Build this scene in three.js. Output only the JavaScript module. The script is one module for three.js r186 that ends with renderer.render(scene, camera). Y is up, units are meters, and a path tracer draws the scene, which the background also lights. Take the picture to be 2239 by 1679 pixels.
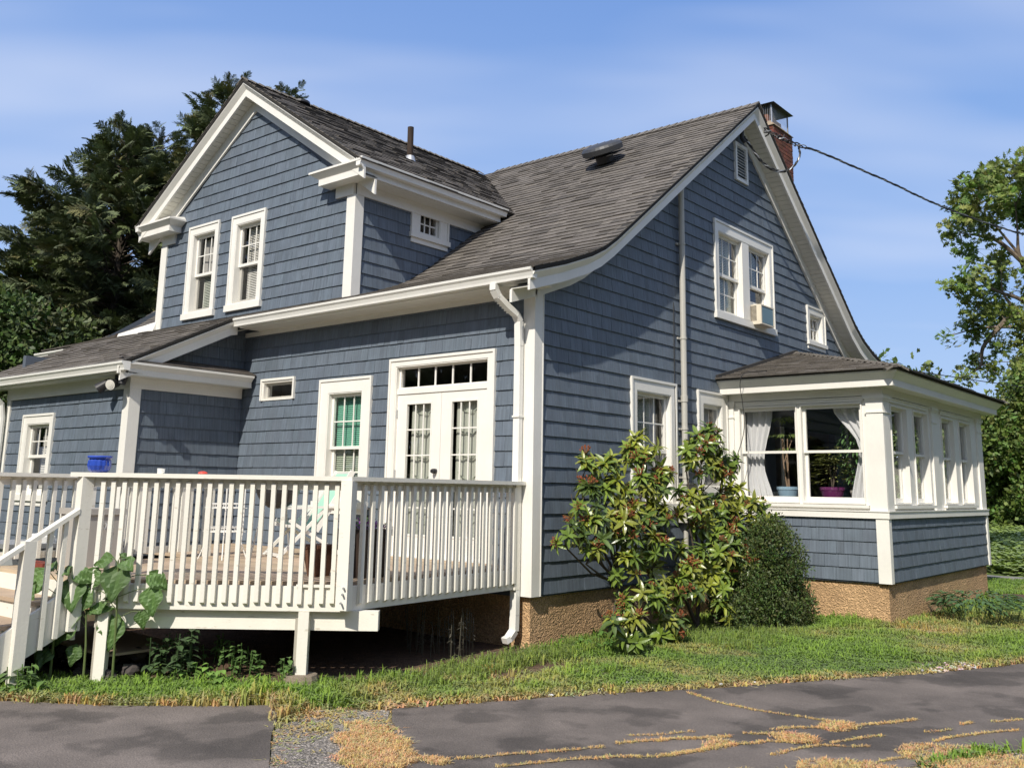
import * as THREE from 'three';
import { mergeGeometries } from 'three/addons/utils/BufferGeometryUtils.js';

// ---------------------------------------------------------------- camera, sky, sun, exposure
const scene = new THREE.Scene();
const camera = new THREE.PerspectiveCamera(44.34, 2239 / 1679, 0.1, 900);
camera.position.set(6.4995, 1.1069, 8.183);
camera.rotation.order = 'YXZ';
camera.rotation.set(0.1865, 0.68374, 0.01616);
camera.setViewOffset(2239, 1679, -24.2, 156.2, 2239, 1679);

const SUN = new THREE.Vector3(0.23, 0.66, 0.715).normalize();
const sun = new THREE.DirectionalLight(new THREE.Color(1.0, 0.93, 0.82), 5.0);
sun.position.copy(SUN).multiplyScalar(60);
sun.castShadow = true;
sun.shadow.radius = 1;
Object.assign(sun.shadow.camera, { left: -32, right: 32, top: 32, bottom: -32, near: 1, far: 160 });
sun.shadow.mapSize.set(4096, 4096);
scene.add(sun, sun.target);

const renderer = new THREE.WebGLRenderer({ antialias: true });
renderer.toneMapping = THREE.LinearToneMapping;
renderer.toneMappingExposure = 1.0;
renderer.shadowMap.enabled = true;

{ // summer sky: a blue gradient, paler low down, with thin streaks of cirrus all round
  const W = 2048, H = 1024, a = new Float32Array(W * H * 4), az0 = 0;
  const stops = [[-90, [.16, .17, .13]], [-0.01, [.20, .22, .18]], [0, [.62, .72, .90]], [6, [.44, .62, .93]], [13, [.315, .505, .885]], [20, [.265, .445, .83]], [28, [.195, .36, .755]], [45, [.13, .26, .62]], [90, [.085, .19, .50]]];
  const grad = (e) => {
    let i = 1; while (i < stops.length - 1 && stops[i][0] < e) i++;
    const [e0, c0] = stops[i - 1], [e1, c1] = stops[i], t = Math.min(1, Math.max(0, (e - e0) / (e1 - e0)));
    return [0, 1, 2].map((k) => c0[k] + (c1[k] - c0[k]) * t);
  };
  const n = makeNoise(71);
  for (let j = 0; j < H; j++) {
    const el = ((j + .5) / H - .5) * Math.PI, ed = el * 180 / Math.PI, cy = Math.sin(el), cr = Math.cos(el), base = grad(ed);
    for (let i = 0; i < W; i++) {
      const az = ((i + .5) / W - .5) * 2 * Math.PI, x = Math.cos(az) * cr, z = Math.sin(az) * cr;
      let [r, g, b] = base;
      if (ed > 0) {
        const h = cy + .16, px = x / h, pz = z / h;               // plane of the high cloud
        const u = px * .77 - pz * .64, v = px * .64 + pz * .77;    // streaks run across the view
        const w1 = fbm(n, u * .42 + 3.1, v * 1.25 + .4 * fbm(n, u * .6, v * .6, 3), 5), w2 = fbm(n, u * 1.1 + 9, v * 3.1 + 4, 4);
        let c = Math.max(0, w1 * 1.45 + w2 * .5 - .82);
        c = Math.min(.62, c * 1.15) * Math.min(1, ed / 4);
        const s = Math.max(0, x * SUN.x + cy * SUN.y + z * SUN.z), veil = .10 * s ** 4 + .5 * s ** 40;
        const west = .26 * Math.max(0, -x * .9 + z * .35) * Math.max(0, 1 - ed / 40);   // thin milky veil low in the west
        const t = Math.min(.8, c + veil + west);
        r += (.86 - r) * t; g += (.90 - g) * t; b += (1.02 - b) * t;
      }
      const k = (j * W + i) * 4; a[k] = r; a[k + 1] = g; a[k + 2] = b; a[k + 3] = 1;
    }
  }
  const t = new THREE.DataTexture(a, W, H, THREE.RGBAFormat, THREE.FloatType);
  t.mapping = THREE.EquirectangularReflectionMapping; t.magFilter = t.minFilter = THREE.LinearFilter; t.needsUpdate = true;
  scene.background = t; scene.environment = t;
}

// ---------------------------------------------------------------- helpers
function rng(seed) { let a = seed >>> 0; return () => { a = (a + 0x6D2B79F5) | 0; let t = Math.imul(a ^ (a >>> 15), 1 | a); t = (t + Math.imul(t ^ (t >>> 7), 61 | t)) ^ t; return ((t ^ (t >>> 14)) >>> 0) / 4294967296; }; }
function makeNoise(seed) {
  const r = rng(seed), p = new Float32Array(65536); for (let i = 0; i < 65536; i++) p[i] = r();
  return (x, y, per = 256) => {
    const xi = Math.floor(x), yi = Math.floor(y), fx = x - xi, fy = y - yi, m = (v) => ((v % per) + per) % per;
    const u = fx * fx * (3 - 2 * fx), v = fy * fy * (3 - 2 * fy), a = m(xi) & 255, b = m(xi + 1) & 255, c = (m(yi) & 255) << 8, d = (m(yi + 1) & 255) << 8;
    return (p[a + c] * (1 - u) + p[b + c] * u) * (1 - v) + (p[a + d] * (1 - u) + p[b + d] * u) * v;
  };
}
function fbm(n, x, y, oct = 4, per) { let s = 0, a = .5, t = 0; for (let i = 0; i < oct; i++) { s += a * n(x, y, per ? per << i : 256); t += a; a *= .5; x *= 2; y *= 2; } return s / t; }
const clamp = (x, a = 0, b = 1) => Math.min(b, Math.max(a, x)), lerp = (a, b, t) => a + (b - a) * t;
const smooth = (a, b, x) => { const t = clamp((x - a) / (b - a)); return t * t * (3 - 2 * t); };
const V = (x, y, z) => new THREE.Vector3(x, y, z);
const add3 = (a, b, k = 1) => [a[0] + b[0] * k, a[1] + b[1] * k, a[2] + b[2] * k];
const unit = (a) => { const l = Math.hypot(...a) || 1; return a.map((x) => x / l); };
const cross = (a, b) => [a[1] * b[2] - a[2] * b[1], a[2] * b[0] - a[0] * b[2], a[0] * b[1] - a[1] * b[0]];

// textures: f(u, v) in 0..1 gives [r, g, b] in 0..255
function tex(size, f, srgb, repeat = 1) {
  const d = new Uint8Array(size * size * 4);
  for (let j = 0; j < size; j++) for (let i = 0; i < size; i++) { const c = f(i / size, j / size), k = (j * size + i) * 4; d[k] = clamp(c[0], 0, 255); d[k + 1] = clamp(c[1], 0, 255); d[k + 2] = clamp(c[2], 0, 255); d[k + 3] = 255; }
  const t = new THREE.DataTexture(d, size, size); t.wrapS = t.wrapT = THREE.RepeatWrapping; t.magFilter = THREE.LinearFilter; t.minFilter = THREE.LinearMipmapLinearFilter;
  if (srgb) t.colorSpace = THREE.SRGBColorSpace;
  t.repeat.set(repeat, repeat); t.needsUpdate = true; return t;
}
const grey = (v) => [v, v, v];
const N1 = makeNoise(11), N2 = makeNoise(23), N3 = makeNoise(37);

// triangles gathered in scene coordinates; built into one mesh under a parent
class Geo {
  constructor() { this.p = []; this.c = []; this.uv = []; this.useC = false; this.shift = null; }
  tri(a, b, c, col) { this.p.push(...a, ...b, ...c); this.auto(a, b, c); const k = col || [1, 1, 1]; if (col) this.useC = true; for (let i = 0; i < 3; i++) this.c.push(...k); return this; }
  auto(a, b, c) { // uv in metres, by the plane the face is nearest to
    const n = cross([b[0] - a[0], b[1] - a[1], b[2] - a[2]], [c[0] - a[0], c[1] - a[1], c[2] - a[2]]).map(Math.abs), s = this.shift || [0, 0];
    for (const q of [a, b, c]) this.uv.push((n[0] >= n[1] && n[0] >= n[2] ? q[2] : q[0]) + s[0], (n[1] > n[0] && n[1] > n[2] ? q[2] : q[1]) + s[1]);
  }
  quad(a, b, c, d, col) { return this.tri(a, b, c, col).tri(a, c, d, col); }
  hull8(v, col) { // v: 4 bottom corners, 4 top corners, same order
    const [a, b, c, d, e, f, g, h] = v; this.quad(a, d, c, b, col); this.quad(e, f, g, h, col); this.quad(a, b, f, e, col); this.quad(b, c, g, f, col); this.quad(c, d, h, g, col); this.quad(d, a, e, h, col); return this;
  }
  box(x0, x1, y0, y1, z0, z1, col) { return this.hull8([[x0, y0, z1], [x1, y0, z1], [x1, y0, z0], [x0, y0, z0], [x0, y1, z1], [x1, y1, z1], [x1, y1, z0], [x0, y1, z0]], col); }
  bar(a, b, w, h, col, up = [0, 1, 0]) { // a square bar from a to b, w across and h along up
    const d = unit([b[0] - a[0], b[1] - a[1], b[2] - a[2]]); if (Math.abs(d[0] * up[0] + d[1] * up[1] + d[2] * up[2]) > .98) up = Math.abs(d[0]) > .9 ? [0, 1, 0] : [1, 0, 0]; const s = unit(cross(d, up)), u = unit(cross(s, d));
    const at = (q, i, j) => add3(add3(q, s, i * w / 2), u, j * h / 2);
    return this.hull8([at(a, -1, -1), at(a, 1, -1), at(a, 1, 1), at(a, -1, 1), at(b, -1, -1), at(b, 1, -1), at(b, 1, 1), at(b, -1, 1)], col);
  }
  tube(pts, r, sides = 8, col) { // r: number or (t) => number
    const rings = []; let u = null;
    for (let i = 0; i < pts.length; i++) {
      const a = pts[Math.max(0, i - 1)], b = pts[Math.min(pts.length - 1, i + 1)], d = unit([b[0] - a[0], b[1] - a[1], b[2] - a[2]]);
      if (!u) u = unit(cross(d, Math.abs(d[1]) < .9 ? [0, 1, 0] : [1, 0, 0]));
      const s = unit(cross(d, u)); u = unit(cross(s, d));
      const rr = typeof r === 'number' ? r : r(i / (pts.length - 1)), ring = [];
      for (let k = 0; k < sides; k++) { const t = k / sides * Math.PI * 2; ring.push(add3(add3(pts[i], u, Math.cos(t) * rr), s, Math.sin(t) * rr)); }
      rings.push(ring);
    }
    for (let i = 0; i < rings.length - 1; i++) for (let k = 0; k < sides; k++) { const m = (k + 1) % sides; this.quad(rings[i][k], rings[i][m], rings[i + 1][m], rings[i + 1][k], col); }
    for (const [ring, f] of [[rings[0], 1], [rings[rings.length - 1], 0]]) for (let k = 1; k < sides - 1; k++) f ? this.tri(ring[0], ring[k + 1], ring[k], col) : this.tri(ring[0], ring[k], ring[k + 1], col);
    return this;
  }
  lathe(o, prof, sides = 20, col) { // prof: [radius, height]
    for (let i = 0; i < prof.length - 1; i++) for (let k = 0; k < sides; k++) {
      const t0 = k / sides * Math.PI * 2, t1 = (k + 1) / sides * Math.PI * 2, P = (q, t) => [o[0] + q[0] * Math.cos(t), o[1] + q[1], o[2] + q[0] * Math.sin(t)];
      this.quad(P(prof[i], t1), P(prof[i], t0), P(prof[i + 1], t0), P(prof[i + 1], t1), col);
    }
    return this;
  }
  sweep(path, prof, f, closed = true, caps = true, col) { // f(path point, profile point) -> xyz
    const R = path.map((a) => prof.map((b) => f(a, b))), n = prof.length;
    for (let i = 0; i < R.length - 1; i++) for (let k = 0; k < (closed ? n : n - 1); k++) { const m = (k + 1) % n; this.quad(R[i][k], R[i][m], R[i + 1][m], R[i + 1][k], col); }
    if (closed && caps) for (const r of [R[0], R[R.length - 1]]) { const tri = THREE.ShapeUtils.triangulateShape(prof.map((q) => new THREE.Vector2(q[0], q[1])), []); for (const [i, j, k] of tri) this.tri(r[i], r[j], r[k], col); }
    return this;
  }
  geometry(o = [0, 0, 0]) {
    const g = new THREE.BufferGeometry(), p = new Float32Array(this.p); for (let i = 0; i < p.length; i += 3) { p[i] -= o[0]; p[i + 1] -= o[1]; p[i + 2] -= o[2]; }
    g.setAttribute('position', new THREE.BufferAttribute(p, 3)); g.setAttribute('uv', new THREE.Float32BufferAttribute(this.uv, 2));
    if (this.useC) g.setAttribute('color', new THREE.Float32BufferAttribute(this.c, 3));
    return g;
  }
  build(name, material, parent, label) {
    const o = [0, 0, 0]; for (let q = parent; q && q !== scene; q = q.parent) { o[0] += q.position.x; o[1] += q.position.y; o[2] += q.position.z; }
    return put(new THREE.Mesh(this.geometry(o), material), name, parent, label);
  }
}
function put(m, name, parent, label) { m.name = name; m.castShadow = m.receiveShadow = true; if (label) m.userData.label = label; (parent || scene).add(m); return m; }
const taken = {};
function numbered(n) { taken[n] = (taken[n] || 0) + 1; return taken[n] === 1 ? n : n + '_' + String(taken[n] - 1).padStart(3, '0'); }
function tag(o, label, category, group, kind) { o.userData.label = label; if (category) o.userData.category = category; if (group) o.userData.group = group; if (kind) o.userData.kind = kind; return o; }
function thing(name, label, category, [x, y, z], group) { const o = new THREE.Group(); o.name = numbered(name); o.position.set(x, y, z); scene.add(o); return tag(o, label, category, group); }
function holder(name, parent, label) { const o = new THREE.Group(); o.name = name; if (label) o.userData.label = label; parent.add(o); return o; }
const std = (o) => new THREE.MeshStandardMaterial({ roughness: .8, metalness: 0, ...o });
const lin = (r, g, b) => new THREE.Color().setRGB(r, g, b);

// wall frames: s along the wall, y up, d out of the wall
const frame = (o, s, n) => ({ o, s, n, at: (a, y, d = 0) => [o[0] + s[0] * a + n[0] * d, o[1] + y, o[2] + s[2] * a + n[2] * d] });
function fbox(g, F, s0, s1, y0, y1, d0, d1, col) { const P = (a, y, d) => F.at(a, y, d); return g.hull8([P(s0, y0, d1), P(s1, y0, d1), P(s1, y0, d0), P(s0, y0, d0), P(s0, y1, d1), P(s1, y1, d1), P(s1, y1, d0), P(s0, y1, d0)], col); }
function clipHalf(poly, f) { // keep where f(s, y) >= 0
  const out = []; for (let i = 0; i < poly.length; i++) { const a = poly[i], b = poly[(i + 1) % poly.length], fa = f(a), fb = f(b); if (fa >= 0) out.push(a); if ((fa >= 0) !== (fb >= 0)) { const t = fa / (fa - fb); out.push([lerp(a[0], b[0], t), lerp(a[1], b[1], t)]); } } return out;
}

// ---------------------------------------------------------------- materials
const grain = tex(512, (u, v) => { const a = fbm(N1, u * 90, v * 2, 3, 90), b = N2(u * 220, v * 5, 220), c = fbm(N3, u * 24, v * 24, 3, 24); return grey(255 * clamp(.55 * a + .35 * b + .2 * c)); }, false, 1);
const sidingTone = tex(512, (u, v) => { const a = fbm(N2, u * 60, v * 2, 3, 60), b = fbm(N1, u * 5, v * 5, 4, 5); return grey(196 + 46 * a + 34 * (b - .5)); }, true, 1);
const paintTone = tex(512, (u, v) => { const a = fbm(N1, u * 6, v * 6, 5, 6), b = N3(u * 120, v * 40, 120); return [238 + 12 * a + 4 * b, 237 + 12 * a + 4 * b, 233 + 13 * a + 3 * b]; }, true, .7);
const paintBump = tex(256, (u, v) => grey(255 * fbm(N2, u * 40, v * 40, 3, 40)), false, 2);
const woodPaint = tex(512, (u, v) => { const a = fbm(N1, u * 10, v * 2, 4, 10), flake = .55 * smooth(.77, .86, fbm(N3, u * 14, v * 40, 4, 14)); return [240 + 10 * a - 50 * flake, 238 + 10 * a - 54 * flake, 232 + 10 * a - 62 * flake]; }, true, .8);
const granule = tex(512, (u, v) => { const a = N1(u * 256, v * 256, 256), b = fbm(N2, u * 16, v * 16, 4, 16); return [150 + 70 * a + 40 * (b - .5), 148 + 70 * a + 40 * (b - .5), 145 + 70 * a + 40 * (b - .5)]; }, true, .9);
const stuccoH = (u, v) => { const w = fbm(N1, u * 8, v * 8, 3, 8), a = N2(u * 46 + w * 3, v * 62 + w * 4, 512), b = N3(u * 90, v * 100, 512); return clamp(.72 * Math.abs(a * 2 - 1) + .4 * b); };
const stuccoBump = tex(512, (u, v) => grey(255 * stuccoH(u, v)), false, 1);
const stuccoTone = tex(512, (u, v) => { const h = stuccoH(u, v), b = fbm(N2, u * 4, v * 4, 4, 4); const k = .72 + .3 * h; return [(232 + 40 * (b - .5)) * k, (200 + 36 * (b - .5)) * k, (160 + 30 * (b - .5)) * k]; }, true, 1);
const deckTone = tex(512, (u, v) => { const a = fbm(N1, u * 3, v * 70, 4, 3), b = fbm(N3, u * 4, v * 4, 4, 4); return [176 + 36 * a + 26 * (b - .5), 160 + 34 * a + 24 * (b - .5), 140 + 30 * a + 22 * (b - .5)]; }, true, 1);
const barkTone = tex(256, (u, v) => { const a = fbm(N1, u * 30, v * 5, 4, 30); return [96 + 90 * a, 88 + 84 * a, 78 + 78 * a]; }, true, .8);

const M = {
  siding: std({ color: lin(.166, .207, .258), map: sidingTone, bumpMap: grain, bumpScale: .0035, roughness: .62, vertexColors: true }),
  sidingBack: std({ color: lin(.09, .11, .14), roughness: .8 }),
  white: std({ color: lin(.84, .83, .80), map: paintTone, bumpMap: paintBump, bumpScale: .0004, roughness: .42 }),
  vinyl: std({ color: lin(.86, .86, .84), map: paintTone, roughness: .35 }),
  soffit: std({ color: lin(.74, .73, .68), map: paintTone, roughness: .5 }),
  wornWhite: std({ color: lin(.84, .83, .79), map: woodPaint, bumpMap: paintBump, bumpScale: .0008, roughness: .6, vertexColors: true }),
  roof: std({ color: lin(.29, .268, .245), map: granule, roughness: .95, vertexColors: true }),
  roofEdge: std({ color: lin(.035, .033, .03), roughness: .95 }),
  stucco: std({ color: lin(.84, .76, .66), map: stuccoTone, bumpMap: stuccoBump, bumpScale: .016, roughness: .95 }),
  glass: new THREE.MeshPhysicalMaterial({ color: 0xffffff, transmission: 1, thickness: 0, roughness: 0, ior: 1.5 }),
  screen: std({ color: lin(.10, .10, .10), roughness: .9, transparent: true, opacity: .5 }),
  dark: std({ color: lin(.02, .02, .02), roughness: .6 }),
  room: std({ color: lin(.16, .15, .14), roughness: .9 }),
  metalDark: std({ color: lin(.035, .035, .038), roughness: .45, metalness: .3 }),
  metalGrey: std({ color: lin(.45, .46, .47), roughness: .4, metalness: .6 }),
  rust: std({ color: lin(.12, .085, .065), roughness: .85, map: barkTone }),
  deck: std({ color: lin(.78, .74, .70), map: deckTone, roughness: .85, vertexColors: true }),
  brick: std({ color: lin(.30, .105, .065), map: granule, roughness: .95, vertexColors: true }),
  mortar: std({ color: lin(.34, .30, .26), roughness: .95, map: granule }),
  crown: std({ color: lin(.62, .50, .36), roughness: .9, map: granule }),
  clayFlue: std({ color: lin(.52, .24, .14), roughness: .9, map: granule }),
  conduit: std({ color: lin(.50, .49, .46), roughness: .5, map: paintTone }),
  bark: std({ color: lin(.30, .28, .26), roughness: .95, map: barkTone }),
  barkPale: std({ color: lin(.62, .58, .54), roughness: .95, map: barkTone }),
};
const blindMat = (r, g, b) => std({ color: lin(r, g, b), roughness: .5, side: THREE.DoubleSide });
const blindWhite = blindMat(.62, .61, .56), blindGreen = blindMat(.16, .42, .30), blindGrey = blindMat(.34, .38, .31);
const clothWhite = new THREE.MeshPhysicalMaterial({ color: lin(.78, .79, .80), roughness: 1, transmission: .35, thickness: 0, side: THREE.DoubleSide });

// ---------------------------------------------------------------- the house
const GY = -.55;                                              // lawn level beside the house
const house = thing('shingled_house', 'blue shingled house with white trim, grey roofs, a cross gable and a corner sunroom', 'house', [-5.3, GY, -5.2]);
const FA = frame([0, 0, 0], [1, 0, 0], [0, 0, 1]), FB = frame([0, 0, 0], [0, 0, -1], [1, 0, 0]);
const ZP = 1.735, XP = -5.49, FP = frame([0, 0, ZP], [1, 0, 0], [0, 0, 1]), FPS = frame([XP, 0, 0], [0, 0, -1], [1, 0, 0]);
const ZD = .164, XD = -2.98, XD2 = -7.76, FD = frame([0, 0, ZD], [1, 0, 0], [0, 0, 1]), FDS = frame([XD, 0, 0], [0, 0, -1], [1, 0, 0]);
const ZS = -4.65, XS = 2.26, ZS2 = -9.71, FS = frame([0, 0, ZS], [1, 0, 0], [0, 0, 1]), FSS = frame([XS, 0, 0], [0, 0, -1], [1, 0, 0]), FSB = frame([0, 0, ZS2], [-1, 0, 0], [0, 0, -1]);
const OX = .36, XL = -11.15;
const RIDGE = [-5.28, 7.30], PF = [RIDGE, [-1.17, 4.18], [-.9, 4.0], [-.62, 3.86], [-.1, 3.66], [.46, 3.48]];
const PB = [RIDGE, [-9.2, 4.25], [-9.6, 4.02], [-10.1, 3.83], [-10.95, 3.6]], PP = [[.46, 3.48], [2.06, 2.675]];
const lineY = (P, h) => { for (let i = 0; i < P.length - 1; i++) { const [a, b] = [P[i], P[i + 1]]; if ((h - a[0]) * (h - b[0]) <= 0) return lerp(a[1], b[1], (h - a[0]) / (b[0] - a[0])); } return (h - P[0][0]) * (P[1][0] - P[0][0]) < 0 ? P[0][1] : P[P.length - 1][1]; };
const mainY = (z) => (z > RIDGE[0] ? lineY(PF, z) : lineY(PB, z));
const DR = [-5.37, 7.2], DE = 2.81, DEY = 5.33, dormY = (x) => lerp(DR[1], DEY, Math.abs(x - DR[0]) / DE);

// shingle siding: staggered random-width shingles in courses, each its own little wedge
const course = .1712, allShingles = [];
function shingleWall(wall, F, poly, holes, seed, y0 = 0, topAt = null) {
  const r = rng(seed), ys = poly.map((q) => q[1]), ss = poly.map((q) => q[0]), top = Math.max(...ys), S0 = Math.min(...ss), S1 = Math.max(...ss), n = poly.length;
  const area = poly.reduce((t, q, i) => t + q[0] * poly[(i + 1) % n][1] - q[1] * poly[(i + 1) % n][0], 0), sg = Math.sign(area);
  for (let k = Math.floor((Math.min(...ys) - y0) / course); y0 + k * course < top; k++) {
    const yb = y0 + k * course, yt = yb + course; let s = S0 - r() * .2;
    while (s < S1) {
      const w = .085 + .13 * r() * (.6 + .8 * r()), e = s + w; let ps = [[[s + .0015, yb], [e - .0015, yb], [e - .0015, yt], [s + .0015, yt]]];
      for (let i = 0; i < n; i++) { const a = poly[i], b = poly[(i + 1) % n]; ps = ps.map((p) => clipHalf(p, (q) => sg * ((b[0] - a[0]) * (q[1] - a[1]) - (b[1] - a[1]) * (q[0] - a[0])))).filter((p) => p.length > 2); }
      if (topAt) { const m = (s + e) / 2, t = topAt(m), k = (topAt(m + .02) - topAt(m - .02)) / .04; ps = ps.map((p) => clipHalf(p, (q) => t + k * (q[0] - m) - q[1])).filter((p) => p.length > 2); }
      for (const [h0, h1, v0, v1] of holes) ps = ps.flatMap((p) => {
        const hs = p.map((q) => q[0]), vs = p.map((q) => q[1]); if (Math.max(...hs) <= h0 || Math.min(...hs) >= h1 || Math.max(...vs) <= v0 || Math.min(...vs) >= v1) return [p];
        const mid = clipHalf(clipHalf(p, (q) => q[0] - h0), (q) => h1 - q[0]);
        return [clipHalf(p, (q) => h0 - q[0]), clipHalf(p, (q) => q[0] - h1), clipHalf(mid, (q) => v0 - q[1]), clipHalf(mid, (q) => q[1] - v1)].filter((x) => x.length > 2);
      });
      const tone = .93 + .12 * r() + (r() < .08 ? -.06 : 0), col = [tone * (.99 + .03 * r()), tone, tone * (.99 + .02 * r())], sh = [r() * 7, r() * 7], thick = .0135 + .005 * r(), jag = (r() - .5) * .003;
      for (const p of ps) {
        const hs = p.map((q) => q[0]), vs = p.map((q) => q[1]), ww = Math.max(...hs) - Math.min(...hs), hh = Math.max(...vs) - Math.min(...vs);
        if (ww < .004 || hh < .004) continue;
        const c = F.at((Math.max(...hs) + Math.min(...hs)) / 2, (Math.max(...vs) + Math.min(...vs)) / 2, 0), vd = [camera.position.x - c[0], camera.position.y - c[1], camera.position.z - c[2]], dist = Math.hypot(...vd);
        allShingles.push({ wall, F, p, yb, col, sh, thick, jag, score: ww * hh * Math.max(0, (vd[0] * F.n[0] + vd[1] * F.n[1] + vd[2] * F.n[2]) / dist) / (dist * dist) });
      }
      s = e;
    }
  }
}
function shingleInto(g, q) {
  const { F, p, yb, thick, jag, col, sh } = q, d = (y) => .004 + thick * (1 - (y - yb) / course), top = p.map(([s, y]) => F.at(s, y < yb + 1e-4 ? y + jag : y, d(y))), bot = p.map(([s, y]) => F.at(s, y < yb + 1e-4 ? y + jag : y, 0));
  g.shift = sh; for (let i = 1; i < p.length - 1; i++) g.tri(top[0], top[i], top[i + 1], col);
  for (let i = 0; i < p.length; i++) { const j = (i + 1) % p.length; if (Math.min(p[i][1], p[j][1]) < yb + course - .002) g.quad(bot[i], bot[j], top[j], top[i], col); }
  g.shift = null;
}
function backing(name, F, poly, holes, material = M.sidingBack, thick = .12, parent = house) {
  const sh = new THREE.Shape(poly.map(([a, b]) => new THREE.Vector2(a, b)));
  for (const [a, b, c, d] of holes) sh.holes.push(new THREE.Path([[a, c], [a, d], [b, d], [b, c]].map(([x, y]) => new THREE.Vector2(x, y))));
  let e = new THREE.ExtrudeGeometry(sh, { depth: thick, bevelEnabled: false }); e.translate(0, 0, -thick);
  e.applyMatrix4(new THREE.Matrix4().makeBasis(V(...F.s), V(0, 1, 0), V(...F.n)).setPosition(...F.o)); e = e.index ? e.toNonIndexed() : e;
  const g = new Geo(), a = e.attributes.position; for (let i = 0; i < a.count; i += 3) g.tri([a.getX(i), a.getY(i), a.getZ(i)], [a.getX(i + 1), a.getY(i + 1), a.getZ(i + 1)], [a.getX(i + 2), a.getY(i + 2), a.getZ(i + 2)]);
  return g.build(name, material, parent);
}

// openings [s0, s1, y0, y1]
const OP = {
  tall: [-3.50, -2.82, .93, 2.345], slit: [-4.965, -4.285, 2.315, 2.575], door: [-2.20, -.655, .285, 2.615], bump: [-8.43, -7.69, .93, 1.975],
  low: [2.10, 2.96, .97, 2.40], slim: [3.86, 4.43, 1.2, 2.37], pairA: [4.44, 5.24, 3.79, 5.05], pairB: [5.47, 6.24, 3.79, 5.05], attic: [7.88, 8.45, 3.80, 4.30],
  dormA: [-6.86, -6.25, 3.76, 5.04], dormB: [-5.68, -5.06, 3.77, 5.02], side: [1.03, 1.45, 4.71, 5.09],
  sunA: [.19, 1.08, 1.0, 2.36], sunB: [1.13, 2.0, 1.0, 2.36], sideA: [4.99, 5.68, 1.0, 2.34], sideB: [5.97, 6.66, 1.0, 2.34], sideC: [7.36, 8.04, 1.0, 2.34], sideD: [8.36, 9.04, 1.0, 2.34],
};
const grow = (o, a, b = a, c = a, d = a) => [o[0] - a, o[1] + b, o[2] - c, o[3] + d];
const gableB = [[0, -.02], [10.55, -.02], [10.55, 3.6], [9.9, 3.75], [9.25, 4.07], [5.28, 7.13], [1.2, 4.04], [.62, 3.72], [0, 3.5]];

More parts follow.
